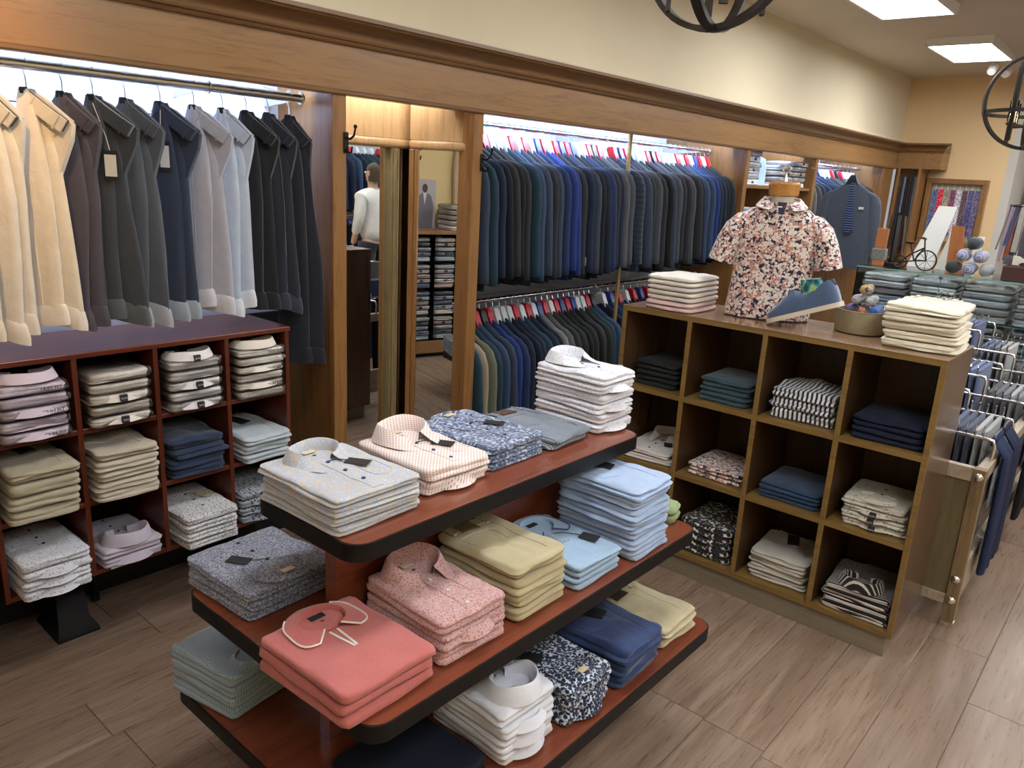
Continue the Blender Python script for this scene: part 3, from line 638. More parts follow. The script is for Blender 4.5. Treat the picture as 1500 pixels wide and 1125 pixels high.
stack(plain_fold, 2, 2.015, 1.10, TM, 12, .03, F_GREEN, 'olive green folded shirt', "at the middle table shelf's far end", 'olive shirts on the middle table shelf', w=.085, l=.17, wr=.010, cat='shirt', name='folded_shirt')
# bottom tier
stack(dress_shirt, 4, .890, 1.635, TB, 188, .030, F_B1, 'grey shirt with tiny dots', 'on the bottom table shelf', 'tiny dot shirts on the bottom table shelf', w=.21, l=.235, collar=False, topkw=dict(collar=True, hc=.010, ca=.05, cb=.036), wr=.008, rj=3)
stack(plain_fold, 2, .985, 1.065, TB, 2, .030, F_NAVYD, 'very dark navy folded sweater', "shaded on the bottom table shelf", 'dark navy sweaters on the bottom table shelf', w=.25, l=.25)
stack(dress_shirt, 4, 1.236, 1.052, TB, 178, .036, F_WHITE, 'white dress shirt with upright round collar', 'on the bottom table shelf', 'white dress shirts on the bottom table shelf', w=.182, l=.25, hc=.032, ca=.058, cb=.05, topkw=dict(top=True, hc=.045), lowkw=dict(hc=.026), rj=2, wr=.007)
stack(dress_shirt, 3, 1.448, 1.03, TB, 179, .036, F_B4, 'black shirt with white speckled print', 'on the bottom table shelf', 'speckled shirts on the bottom table shelf', w=.182, l=.25, collar=False, lowkw=dict(collar=True, hc=.024), topkw=dict(brand='', top=True, collar=True, hc=.008), rj=1.5)
stack(pants_fold, 3, 1.668, 1.01, TB, 1, .040, F_DENIM, 'dark blue denim folded jeans', 'on the bottom table shelf', 'dark jeans on the bottom table shelf', w=.196, l=.25, topkw=dict(top=True, card=CARDB), wr=.010, rj=1.5)
stack(pants_fold, 2, 1.906, 1.03, TB, 1, .034, F_KHAKI2, 'sand coloured folded trousers', "at the bottom table shelf's far end", 'sand trousers on the bottom table shelf', w=.200, l=.245, topkw=dict(top=True, patch=plain('dark_patch', (.07,.05,.035), .6)), rj=3)
# ---------------------------------------------------------------- garments in the walnut cubbies
def cell(c, r): return ((CY[c]+CY[c+1])/2, CZ[r])      # c counts from the end nearest the trouser rack
F_CHAR = fab((.014,.017,.019), sheen=.05); F_TEAL = fab((.030,.075,.105)); F_NAVY = fab((.007,.013,.036), sheen=.05); F_BLUE = fab((.022,.055,.125)); F_BW = fabric('cloth_bw_stripe', (.015,.018,.04), (.72,.74,.78), 'stripe', .62, thr=.45)
F_FLORAL = fabric('cloth_floral', (.80,.74,.71), (.56,.17,.11), 'floral', 1.4, c3=(.74,.50,.36)); F_GREYP = fabric('cloth_grey_ring_print', (.26,.25,.21), (.56,.54,.47), 'print', .6, thr=.38)
F_TRI = fabric('cloth_black_triangles', (.008,.008,.010), (.03,.03,.035), 'print', .55, thr=.46, c3=(.74,.74,.72)); F_BEIGE = fab((.48,.46,.41)); F_FEATH = fabric('cloth_black_feathers', (.012,.012,.014), (.55,.50,.46), 'stripey', .9, thr=.74)
X0 = CX0 + .165
def cub(c, r, fn, n, h, mat, what, where, group, dx=0, dy=0, rot=-90, **kw):
    y, z = cell(c, r); stack(fn, n, X0+dx, y+dy, z, rot, h, mat, what, where, group, **kw)
cub(3,2, plain_fold, 5, .022, F_CHAR, 'charcoal folded sweater', "in the walnut cubby's top row", 'charcoal sweaters in the cubby unit', w=.20, l=.24)
cub(2,2, plain_fold, 5, .020, F_TEAL, 'dark teal folded sweater', "in the walnut cubby's top row", 'teal sweaters in the cubby unit', w=.21, l=.25)
cub(1,2, pants_fold, 3, .042, F_BW, 'navy and white striped folded shirt', "in the walnut cubby's top row", 'striped shirts in the cubby unit', w=.235, l=.25, cat='shirt', name='folded_shirt', wr=.012, rj=5)
cub(0,2, plain_fold, 4, .022, F_NAVY, 'midnight navy folded sweater', "in the walnut cubby's top row", 'midnight sweaters in the cubby unit', w=.235, l=.26, dy=.0)
cub(3,1, dress_shirt, 2, .028, fab((.66,.64,.62)), 'off-white folded polo shirt', "in the walnut cubby's middle row", 'off-white shirts in the cubby unit', w=.22, l=.27, rot=-85, topkw=dict(top=True, collar=True, hc=.04, brand=''), lowkw=dict(collar=False), dx=-.01)
cub(2,1, plain_fold, 3, .018, F_FLORAL, 'folded shirt with red and white flower print', 'in the walnut cubby unit', 'folded floral shirts in the cubby unit', w=.235, l=.25, cat='shirt', name='folded_shirt')
cub(1,1, plain_fold, 4, .017, F_BLUE, 'royal navy folded sweater', "in the walnut cubby's middle row", 'royal navy sweaters in the cubby unit', w=.235, l=.25)
cub(0,1, dress_shirt, 4, .026, F_GREYP, 'pale grey ring print shirt', "in the walnut cubby's middle row", 'ring print shirts in the cubby unit', w=.215, l=.25, rot=93, dx=.0, topkw=dict(collar=True, top=True, hc=.012, btn=BTNK), lowkw=dict(collar=True, hc=.022, band=True), rj=1.5)
cub(3,0, plain_fold, 3, .026, F_TRI, 'black folded shirt with scattered white triangles', "in the walnut cubby's end cell", 'triangle print shirts in the end cubby', w=.22, l=.26, cat='shirt', name='folded_shirt')
cub(2,0, plain_fold, 5, .030, F_TRI, 'black folded shirt with white triangles', "in the cubby beside the grey trousers", 'triangle print shirts in the cubby unit', w=.235, l=.27, cat='shirt', name='folded_shirt', wr=.008)
cub(1,0, pants_fold, 4, .030, F_BEIGE, 'pale grey folded trousers', "in the walnut cubby's bottom row", 'pale grey trousers in the cubby unit', w=.225, l=.25, topkw=dict(top=True, card=CARDB), rj=5)
cub(0,0, dress_shirt, 4, .026, F_FEATH, 'black shirt with pale feather print', "in the walnut cubby's bottom row", 'feather print shirts in the cubby unit', w=.230, l=.27, rot=92, collar=False, topkw=dict(collar=True, top=True, hc=.04, ca=.066, cb=.052), dx=-.01)
# ---------------------------------------------------------------- garments in the mahogany unit
MX = (.755, 1.005, 1.2575, 1.5075); MZ = (.278, .525, .771)
F_LAV = fab((.60,.52,.62), bumps=.2); F_OFFW = fab((.74,.69,.62), bumps=.2); F_IVORY = fabric('cloth_ivory_stripe', (.68,.66,.66), (.78,.77,.78), 'stripe', 4); F_SAND = fab((.50,.44,.35)); F_TAUPE = fab((.40,.36,.26))
F_PDEN = fabric('cloth_washed_denim', (.40,.47,.53), (.52,.58,.63), 'denim'); F_LATT = fabric('cloth_lattice', (.26,.26,.30), (.64,.64,.66), 'print', 1.0, thr=.42); F_LAV2 = fab((.50,.45,.54)); F_WASH = fabric('cloth_grey_wash', (.36,.37,.42), (.66,.67,.74), 'print', .9, thr=.38)
F_IND = fabric('cloth_indigo', (.012,.024,.062), (.028,.048,.105), 'denim'); F_GPRINT = fabric('cloth_grey_leaf', (.04,.055,.08), (.30,.34,.38), 'print', .7, thr=.44)
def mah(c, r, fn, n, h, mat, what, where, group, dy=0, rot=180, dx=0, **kw):
    kw['rj'] = 1.2; kw['j'] = .0015; stack(fn, n, MX[c]+dx, 2.635+dy, MZ[r], rot, h, mat, what, where, group, **kw)
G1 = 'bagged shirts in the top row of the mahogany unit'
for c, mat, what, where, n in ((0,F_LAV,'bagged lavender dress shirt','in the mahogany unit',5),(1,F_OFFW,'bagged ivory dress shirt with black collar label','in the mahogany unit',5),(2,F_IVORY,'bagged white pinstripe dress shirt','in the mahogany unit',5),(3,F_OFFW,'bagged off-white dress shirt',"in the mahogany unit's end cell",6)):
    mah(c, 2, dress_shirt, n, .036 if n == 5 else .031, mat, what, where, G1, w=.182, l=.27, hc=.030, ca=.07, cb=.05, dy=-.02, rj=6, wr=.006, alt=True, words='TRIM FIT' if c in (0,3) else None, lowkw=dict(film=True, hc=.022, band=c in (1,2)), topkw=dict(film=True, hc=.030, collar=c != 1, band=c in (2,)))
mah(0, 1, pants_fold, 4, .042, F_TAUPE, 'olive taupe folded trousers', 'in the mahogany unit', 'taupe trousers in the mahogany unit', w=.196, l=.30, dy=-.03, rot=0, topkw=dict(top=True, card=CARDB), rj=4, wr=.009)
mah(1, 1, pants_fold, 5, .034, F_SAND, 'beige folded trousers', 'in the mahogany unit', 'beige trousers in the mahogany unit', w=.196, l=.30, dy=-.03, rot=0, topkw=dict(top=True, patch=BLACK), rj=4, wr=.009)
mah(2, 1, pants_fold, 4, .036, F_IND, 'indigo denim folded jeans', 'in the mahogany unit', 'indigo jeans in the mahogany unit', w=.196, l=.28, dy=-.01, rot=0, rj=4, wr=.008)
mah(3, 1, pants_fold, 3, .036, F_PDEN, 'washed pale denim folded jeans', 'in the mahogany unit', 'washed jeans in the mahogany unit', w=.196, l=.30, dy=-.03, rot=1, topkw=dict(top=True, card=CARDB), rj=4)
mah(0, 0, dress_shirt, 4, .032, F_WASH, 'grey washed print shirt', "in the mahogany unit's bottom row", 'washed print shirts in the mahogany unit', w=.196, l=.30, dy=-.05, rot=180, topkw=dict(top=True, collar=False, btn=BTNK), lowkw=dict(collar=True, hc=.024), rj=6)
mah(1, 0, dress_shirt, 2, .034, F_LAV2, 'mauve dress shirt with round upright collar', "in the mahogany unit's bottom row", 'mauve dress shirts in the mahogany unit', w=.196, l=.27, dy=-.02, rot=181, ca=.066, cb=.05, topkw=dict(top=True, hc=.042), lowkw=dict(hc=.026), rj=4)
mah(2, 0, dress_shirt, 4, .032, F_LATT, 'white lattice print shirt', "in the mahogany unit's bottom row", 'lattice print shirts in the mahogany unit', w=.196, l=.31, dy=-.06, rot=1, collar=False, topkw=dict(top=True, brand='', tagm=CARDT), rj=5)
mah(3, 0, dress_shirt, 4, .032, F_GPRINT, 'dark grey leaf print shirt', "in the mahogany unit's end cell", 'leaf print shirts in the mahogany unit', w=.196, l=.27, dy=-.02, rot=180, collar=False, lowkw=dict(collar=True, hc=.022), rj=8)
# ---------------------------------------------------------------- trousers hanging over the mahogany unit
def loft_tr(secs, n=20, seed=0, crease=.006, tw=0):
    """secs: (z, xc, yc, hw, ht)"""
    out = []
    Z = []
    for a, b in zip(secs, secs[1:]):
        k = max(1, int(abs(b[0]-a[0])/.03)); Z += [[a[q]+(b[q]-a[q])*(i/k) for q in range(5)] for i in range(k)]
    Z.append(list(secs[-1]))
    for z, xc, yc, hw, ht in Z:
        ring = []
        for i in range(n):
            a = 2*PI*i/n; ca, sa = math.cos(a), math.sin(a)
            f = 1 + 0*a; d = crease*nz(ca*2.2+seed, sa*2.2, z*3.5+seed) + crease*.9*nz(ca*4.5+seed, sa*4.5, z*2+seed)
            ring.append((xc + (hw+d)*math.copysign(abs(ca)**.8, ca), yc + (ht+d)*math.copysign(abs(sa)**.9, sa), z))
        out.append(ring)
    return MB().rings(out)
DARKCL = fab((.03,.03,.034))
def hang_trousers(x, rot, mat, label, seed, cuffm=None, lean=0, ln=.80, waist=True, linm=None, tags=(), flap=1.0):
    t = thing('hanging_trousers', label, 'trousers', (x, 2.62, 1.846), R(rot), 'trousers hanging on the chrome rail')
    rs = random.Random(seed)
    for s in (-1, 1):
        dx = lean + s*.012; sh = rs.uniform(-.015, .015); l_ = ln + rs.uniform(-.012, .012)
        def sec(z, xl, xr, ht): return (z, (xl+xr)/2, s*.012, (xr-xl)/2, ht*.52)
        bx = .026 if s > 0 else 0
        secs = [sec(-.066,-.014+bx*.2,.012+bx*.2,.010), sec(-.10,-.024,.024+bx*.4,.017), sec(-.16,-.036,.038+bx*.6,.024), sec(-.25,-.047,.050+bx,.028), sec(-.38,-.054+sh*.4,.058+bx+sh*.4,.030), sec(-.56,-.058+dx*.6+sh,.062+bx+dx*.6+sh,.029), sec(-.70,-.060+dx+sh+bx*.5,.064+bx+dx+sh,.027), sec(-l_,-.060+dx+sh+bx*.6,.064+bx+dx+sh,.026)]
        leg = loft_tr(secs, 20, seed+s, .0035).build('trouser_leg', mat, t, 70)
        z0 = -l_; dx += bx*.8; c = [(z0+.055, dx+sh, s*.011, .066, .016), (z0+.045, dx+sh, s*.011, .072, .018), (z0+.012, dx+sh+.004, s*.011, .074, .019), (z0-.010, dx+sh+.006, s*.011, .071, .017)]
        cf = loft_tr(c, 20, seed+3+s, .003); sl = rs.uniform(-.4, .5)
        cf.v = [(p[0], p[1], p[2] - sl*(p[0]-dx)*.6) for p in cf.v]; cf.build('cuff', cuffm or mat, t, 70)
    if waist:
        k2 = flap; poly = [(-.008,-.064), (.040*k2,-.088), (.098*k2,-.140), (.112*k2,-.160), (.104*k2,-.205), (.070,-.31), (.045,-.36), (.02,-.33), (.0,-.2)]
        MB().rings([[(x_, y_+(.006 if q_ in (2,3,4) else 0), z_) for q_, (x_, z_) in enumerate(poly)] for y_ in (.004, .013, .022)]).build('hip_panel', mat, t, 60)
        e0, e1 = Vector((-.006,0,-.066)), Vector((.108*k2,0,-.152)); d_ = (e1-e0).normalized(); nn_ = Vector((d_.z, 0, -d_.x))
        if nn_.z > 0: nn_ = -nn_
        for nm_, y0_, y1_, wd_, mm_ in (('waistband', -.012, -.006, .036, mat), ('waist_lining', -.004, .003, .034, linm or DARKCL), ('waistband', .020, .026, .036, mat)):
            rr_ = []
            for q_ in range(9):
                p_ = e0.lerp(e1, q_/8); bow = math.sin(PI*q_/8)*.005*(-1 if y0_ < .01 else 1); up = .010*math.sin(PI*q_/8) if y0_ > .02 else 0
                a_ = p_ - nn_*(.004+up); b_ = p_ + nn_*(wd_-up)
                rr_.append([(a_.x, y0_+bow, a_.z), (a_.x, y1_+bow, a_.z), (b_.x, y1_+bow, b_.z), (b_.x, y0_+bow, b_.z)])
            MB().rings(rr_).build(nm_, mm_, t, 50)
        for q_ in (.3, .85):
            p_ = e0.lerp(e1, q_); a_ = p_ - nn_*.006; b_ = p_ + nn_*.040; MB().tube([(a_.x,-.017,a_.z),(b_.x,-.017,b_.z)], .0035, 5).build('belt_loop', mat, t)
    MB().tube([(-.004,-.021,-.12),(-.006,-.026,-.25),(-.004,-.0275,-.45),(lean*.6,-.027,-.60),(lean,-.0255,-ln+.06)], .0014, 5).build('side_seam', mat, t, True)
    pts = [(0,0,-.062),(0,0,-.035)] + [(0, .021*math.sin(a), .021*math.cos(a)-.0) for a in [PI-.5-k*.5 for k in range(9)]]
    M_ = Matrix.Rotation(R(-rot), 4, 'Z'); m = MB().tube(pts, .0022, 6); m.xform(M_); m.build('wire_hook', STEEL, t, True)
    m = MB(); m.bevbox(-.012,.012,-.018,-.006,-.084,-.062,.004); m.build('hanger_clip', BLACKM, t)
    for tx, tz, tw_, th_, tm in tags:
        MB().tube([(tx, -.031, tz+th_/2),(tx-.01, -.030, tz+th_/2+.04),(.01,-.02,-.09)], .001, 5).build('tag_cord', CORD if tm is not CARDB else CARDW, t)
        o = MB().bevbox(tx-tw_/2, tx+tw_/2, -.032, -.0305, tz-th_/2, tz+th_/2, .0005).build('swing_tag', tm, t)
        MB().box(tx-tw_*.38, tx+tw_*.38, -.0328, -.0322, tz-th_*.36, tz+th_*.36).build('printed_panel', CARDW if tm is CARDB else CARDT, o)
    return t
PT = [(.66,'cream',(.62,.57,.48),None,0),(.765,'pale stone',(.62,.585,.53),None,0),(.868,'cream white',(.70,.63,.52),(.74,.68,.60),0),(.964,'aubergine grey',(.075,.066,.085),None,0),(1.050,'charcoal denim',(.052,.058,.068),(.10,.11,.12),0),
      (1.146,'slate grey',(.088,.098,.118),(.36,.37,.40),0),(1.257,'navy denim',(.030,.042,.075),(.28,.33,.37),0),(1.372,'pale lavender grey',(.40,.40,.46),(.56,.56,.60),0),(1.475,'pale blue',(.46,.53,.64),(.64,.68,.74),0),
      (1.566,'black',(.013,.014,.018),None,0),(1.652,'midnight blue',(.020,.022,.036),(.035,.04,.065),0),(1.740,'ink navy',(.014,.016,.026),None,0)]
for i, (x, nm, c, cf, _) in enumerate(PT):
    m_ = fab(c, bumps=.35); tg = ()
    if nm == 'charcoal denim': tg = ((.06,-.27,.05,.09,CARDB),)
    if nm == 'navy denim': tg = ((-.005,-.19,.038,.075,CARDW),(.022,-.235,.042,.095,CARDB))
    hang_trousers(x, -55, m_, '%s trousers with rolled cuffs hanging on the chrome rail' % nm, 20+i*3, fab(cf, bumps=.3) if cf else None, (-.03, -.02, .0, -.02, .01, -.015, .0, -.01, -.005, .0, .01, .012)[i], .762 + (.005, .0, -.005, .0, -.01, .0, .0, -.015, .0, .0, .005, .22)[i], linm=fab((.30,.29,.28)) if i in (4, 7) else None, tags=tg, flap=(1,.8,1.1,.9,1.15,1,1.1,1.1,.9,1,.9,.7)[i])
# ---------------------------------------------------------------- suit jackets
def jacket_meshes(seed):
    rs = random.Random(seed); e = rs.uniform(-.008, .008)
    secs = [(-.090, .034, .012), (-.104, .052, .016), (-.126, .092, .018), (-.156, .142, .019), (-.188, .185, .019), (-.225, .210, .019), (-.30, .216, .019), (-.46, .205+e, .018), (-.62, .212+e, .018), (-.74, .218+e, .019), (-.775, .214+e, .018)]
    rings = []; n = 22
    for z, hy, hx in secs:
        r = []
        for i in range(n):
            a = 2*PI*i/n; d = .002*nz(math.cos(a)*2+seed, math.sin(a)*2, z*5)
            r.append(((hx+d)*math.copysign(abs(math.cos(a))**.85, math.cos(a)), (hy+d)*math.copysign(abs(math.sin(a))**.75, math.sin(a)), z))
        rings.append(r)
    body = MB().rings(rings).mesh('jacket_body', 70)
    def sleeve(s):
        P = [(-.168,.138,.014,.026),(-.184,.172,.018,.036),(-.212,.200,.0205,.046),(-.27,.220,.021,.052),(-.38,.232,.0205,.050),(-.48,.238+e,.020,.047),(-.58,.247+e,.0195,.043),(-.68,.258+e,.019,.039),(-.735,.262+e,.0185,.037),(-.740,.262+e,.015,.030)]
        rr = []
        for z, yc, hx, hy in P:
            r = []
            for i in range(16):
                a = 2*PI*i/16; d = .0015*nz(math.cos(a)*2+seed*2, math.sin(a)*2, z*9)
                r.append(((hx+d)*math.cos(a), s*yc + (hy+d)*math.sin(a), z))
            rr.append(r)
        return MB().rings(rr).mesh('sleeve', 70)
    btn = MB()
    for k in range(4): 
        btn.xform(Matrix.Identity(4)); z = -.722 + k*.019; y = -.262-e+.012
        btn.rings([[(-.0195-dx, y+rr*math.cos(q*PI/4), z+rr*math.sin(q*PI/4)) for q in range(8)] for dx, rr in ((-.004,.0065),(.0015,.0065),(.003,.004))])
    lap = MB(); lap.rings([[(-.013, -.050, -.105), (-.018, -.034, -.105), (-.017, .0, -.088), (-.010, -.02, -.085)], [(-.017,-.14,-.30),(-.0215,-.09,-.30),(-.0215,-.03,-.22),(-.017,-.05,-.22)], [(-.016,-.07,-.46),(-.020,-.055,-.46),(-.020,-.04,-.46),(-.016,-.045,-.46)]])
    return body, sleeve(-1), sleeve(1), btn.mesh('cuff_buttons', True), lap.mesh('lapel', 40)
JV = [jacket_meshes(q) for q in (1, 2, 3, 4)]
_hk = MB().tube([(0,0,-.10),(0,0,-.045)] + [(0, .0175*math.sin(a), .0175*math.cos(a)) for a in [PI-.6-k*.5 for k in range(8)]], .0020, 6).mesh('hanger_hook', True)
_hn = MB().rings([[(sx*hx, sy*hy, z) for sx, sy in ((-1,-1),(1,-1),(1,1),(-1,1))] for z, hx, hy in ((-.128,.015,.062),(-.105,.018,.050),(-.075,.020,.034),(-.050,.017,.024),(-.042,.010,.016))]).mesh('hanger_neck', 30)
HRED = plain('hanger_red', (.55,.015,.03), .35); HWHITE = plain('hanger_white', (.68,.74,.80), .35); HBLUE = plain('hanger_blue', (.03,.06,.28), .35); HBLK = plain('hanger_black', (.02,.02,.025), .35)
PICK = [(.030,.045,.085),(.016,.018,.022),(.022,.030,.050),(.045,.052,.062),(.030,.060,.120),(.018,.020,.026),(.040,.060,.130),(.020,.045,.200),(.012,.016,.030)]
def jacket(x, y, z, mat, hm, label, group, v=0, rot=0, sc=1.0, ticket=None):
    t = thing('suit_jacket', label, 'jacket', (x, y, z), rot, group)
    b_, s1, s2, bt, lp = JV[v % 4]
    mk('jacket_body', b_, mat, t); mk('sleeve', s1, mat, t); mk('sleeve', s2, mat, t); mk('cuff_buttons', bt, BTNK, t); mk('lapel', lp, mat, t)
    mk('hanger_neck', _hn, hm, t); mk('hanger_hook', _hk, STEEL, t)
    if ticket: MB().bevbox(-.0225,-.0212,-.262,-.225,-.70,-.655,.0004).build('sleeve_ticket', ticket, t)
    return t
CN = {'teal navy':(.022,.055,.085),'black':(.010,.011,.014),'charcoal':(.030,.034,.040),'slate blue':(.045,.062,.105),'royal blue':(.018,.045,.205),'navy':(.015,.024,.055),'bright navy':(.022,.042,.120),'mid grey':(.105,.110,.118),'steel grey':(.075,.085,.105),'dark green grey':(.022,.030,.028),'tan':(.36,.31,.22),'sage':(.17,.18,.13),'light grey':(.20,.21,.22),'denim blue':(.040,.075,.150),'ink':(.008,.012,.026)}
def jm(n): return fab(tuple(q*.8 for q in CN[n]), bumps=.12, sheen=.03, rough=.75)
CHECK = fabric('cloth_check', (.045,.060,.075), (.020,.030,.055), 'plaid', 1.0, bumps=.1)
UP1 = 'slate blue,teal navy,navy,ink,charcoal,black,charcoal,teal navy,denim blue,slate blue,charcoal,slate blue,bright navy,royal blue,royal blue,charcoal,navy,slate blue,black,navy,bright navy,charcoal,navy,mid grey,steel grey'.split(',')
UP2 = 'check,slate blue,charcoal,steel grey,charcoal,black,slate blue,steel grey,charcoal,charcoal,steel grey,charcoal,navy,denim blue,denim blue,royal blue,navy,navy,ink,charcoal'.split(',')
LO1 = 'teal navy,tan,sage,teal navy,denim blue,slate blue,royal blue,bright navy,navy,ink,navy,teal navy,navy,ink,light grey,mid grey,charcoal,dark green grey,black,dark green grey,black,charcoal,dark green grey,teal navy,denim blue,slate blue'.split(',')
LO2 = 'navy,bright navy,denim blue,navy,ink,bright navy,navy,charcoal,mid grey,black,charcoal,steel grey,black,navy'.split(',')
HP = [HWHITE, HBLUE, HRED, HWHITE, HWHITE, HBLK, HWHITE, HWHITE, HRED, HWHITE, HWHITE, HBLUE, HRED, HRED, HWHITE, HBLUE, HRED, HRED, HRED]
HN = {id(HWHITE):'white', id(HBLUE):'blue', id(HRED):'red', id(HBLK):'black'}
def row(names, x0, x1, y, z, where, group, flip=1, extra=0):
    n = len(names)
    for i, nm in enumerate(names):
        x = x0 + (x1-x0)*i/(n-1) + jit(.0012); hm = HP[(i*7+extra*5+3) % len(HP)]
        mt_ = CHECK if nm == 'check' else jm(nm)
        lb = '%s jacket on a %s hanger %s' % ('blue grey checked' if nm == 'check' else nm, HN[id(hm)], where)
        tj = jacket(x, y+jit(.001), z, mt_, hm, lb, group, i*3+extra+i//4, (0 if flip > 0 else PI) + R(jit(.5)), ticket=CARDW if i % 6 == 4 else None); tj.scale = (1, 1+jit(.045), 1+jit(.03))
row(UP1, 2.730, 3.995, 2.78, 1.845, 'on the upper rail beside the mirror', 'jackets on the upper rail beside the mirror')
row(UP2, 4.11, 5.31, 2.78, 1.845, 'on the upper rail beside the shirt niche', 'jackets on the upper rail beside the shirt niche', extra=2)
row(LO1[:25], 2.730, 3.995, 2.78, .955, 'on the lower rail beside the mirror', 'jackets on the lower rail beside the mirror', extra=1)
row(LO2, 4.12, 5.28, 2.78, .955, 'on the lower rail behind the cubbies', 'jackets on the lower rail behind the cubby unit', extra=4)
row('light grey,mid grey,slate blue,denim blue,bright navy,navy,slate blue,charcoal,steel grey,charcoal,mid grey,charcoal,steel grey,charcoal'.split(','), 6.90, 8.50, 2.78, 1.845, 'on the far rail beyond the shirt niche', 'jackets on the far rail', extra=3)
# ---------------------------------------------------------------- on top of the walnut cubby unit
LOW[0] = True
for i, c in enumerate([(.66,.47,.47),(.68,.50,.50),(.62,.58,.53),(.70,.66,.58),(.66,.62,.62),(.76,.72,.64),(.74,.72,.68)]):
    LOW[0] = i < 6
    o = plain_fold((2.915+jit(.004), 1.560+jit(.004), CT+.0012+i*.0205), R(-90+jit(2)), fab(c), lab(i, 7, ('pink' if i < 2 else 'off-white')+' folded sweater', 'beside the flowered shirt'), 'folded sweaters beside the flowered shirt', w=.21, l=.25, h=.0175, seed=i*3.1)
F_CREAM = fab((.74,.70,.57))
for i in range(5):
    LOW[0] = i < 4
    pants_fold((2.985+jit(.004), .636+jit(.003), CT+.0012+i*.031), R(-88+jit(1.5)), F_CREAM, lab(i, 5, 'cream folded trousers', 'on top of the walnut cubby unit'), 'cream trousers on the cubby unit', w=.235, l=.28, h=.0275, seed=i*4.7, wr=.009, top=i == 4)
LOW[0] = False
# display form and flowered shirt
FX, FY, FA = 3.045, 1.240, R(203-270)
mf = thing('display_form', 'torso display form with varnished wooden neck cap and metal ring', 'mannequin', (FX, FY, CT), FA); mf.scale = (.94, .94, .86)
FORMW = plain('form_cloth', (.66,.62,.54), .8); CAPW = wood('cap_wood', (.30,.12,.025), (.50,.24,.06), 'x', .22, 2, coat=.5)
MB().lathe([(.078,0.001),(.078,.012),(.03,.02),(.03,.05)], n=24).build('base', CAPW, mf, 40)
MB().lathe([(.070,.05),(.070,.34),(.052,.38),(.042,.42),(.042,.50),(.046,.53),(.046,.556)], n=28).build('torso', FORMW, mf, True)
MB().lathe([(.050,.556),(.061,.560),(.062,.595),(.062,.598),(.063,.602),(.063,.612),(.058,.619),(.02,.621)], n=32).build('neck_cap', CAPW, mf, 40)
MB().lathe([(.010,.620),(.008,.635),(.005,.64),(.005,.658)], n=12).torus((0,0,.674), .015, .004, 'y', 20, 6).build('finial_ring', STEEL, mf, True)
sh = thing('flowered_shirt', 'short sleeved shirt with red, white and navy flower print on the display form', 'shirt', (FX, FY, CT), FA); sh.scale = (.94, .94, .86)
F_BIG = fabric('cloth_flower_shirt', (.82,.76,.73), (.58,.18,.12), 'floral', 1.45, c3=(.78,.52,.38), bumps=.3)
def shirt_torso():
    secs = [(.006,.172,.108),(.02,.174,.110),(.10,.166,.108),(.20,.160,.106),(.30,.163,.108),(.37,.168,.110),(.42,.168,.104),(.45,.158,.096),(.475,.140,.087),(.497,.118,.078),(.515,.080,.070),(.525,.070,.066)]
    out = []; n = 44; Z = []
    for a, b in zip(secs, secs[1:]):
        k = 3; Z += [[a[q]+(b[q]-a[q])*i/k for q in range(3)] for i in range(k)]
    Z.append(list(secs[-1]))
    for z, hw, hd in Z:
        r = []
        for i in range(n):
            a = 2*PI*i/n; ca, sa = math.cos(a), math.sin(a); low = 1-sstep(.05, .45, z)
            d = (.010*low+.003)*nz(ca*2.6, sa*2.6, z*2.2+4) + .004*nz(ca*6, sa*6, z*6)
            r.append(((hw+d)*math.copysign(abs(ca)**.85, ca), (hd+d)*math.copysign(abs(sa)**.85, sa), z))
        out.append(r)
    return MB().rings(out, cap=False)
shirt_torso().build('shirt_body', F_BIG, sh, 80)
for s in (-1, 1):
    path = [(.105,.0,.455,.046,.055),(.138,-.002,.436,.066,.074),(.166,-.008,.400,.076,.078),(.188,-.014,.345,.078,.076),(.206,-.020,.285,.078,.075),(.214,-.024,.250,.080,.076)]
    rings = []
    for k, (x, y, z, a_, b_) in enumerate(path):
        q0 = Vector(path[max(0, k-1)][:3]); q1 = Vector(path[min(len(path)-1, k+1)][:3]); t_ = (q1-q0).normalized(); u = Vector((0,1,0)); v = t_.cross(u).normalized()
        rings.append([( s*(x+(v.x*math.cos(w_)*a_*.72)+u.x*math.sin(w_)*b_), y+v.y*math.cos(w_)*a_+math.sin(w_)*b_*(1+.06*nz(w_, k, 2)), z+v.z*math.cos(w_)*a_*.72) for w_ in [2*PI*i/24 for i in range(24)]])
    inner = [[(p[0]*.985, p[1]*.94-.001, p[2]+.006) for p in r] for r in reversed(rings[-3:])]
    MB().rings(rings+inner, cap=False).build('short_sleeve', F_BIG, sh, 70)
cm = collar_mb(.069, .060, .040, 0, .508, point=.058, splay=.030, open_=158)
cm.v = [(x, y, z - .10*max(0, -y)) for x, y, z in cm.v]; cm.build('collar', F_BIG, sh, 60)
m = MB(); m.rings([[(-.016, -.075-.02*q-.012*min(1,q*2), .515-.13*q), (.016, -.075-.02*q-.012*min(1,q*2), .515-.13*q), (.016, -.082-.02*q-.012*min(1,q*2), .512-.13*q), (-.016, -.082-.02*q-.012*min(1,q*2), .512-.13*q)] for q in (0,.25,.5,.75,1)]); m.build('placket', F_BIG, sh, 60)
m = MB(); m.rings([[(-.018,-.070,.530),(.018,-.070,.530),(.018,-.074,.530),(-.018,-.074,.530)],[(-.010,-.093,.478),(.010,-.093,.478),(.010,-.096,.478),(-.010,-.096,.478)]]); m.build('open_neck_lining', plain('navy_lining', (.015,.018,.05), .8), sh)
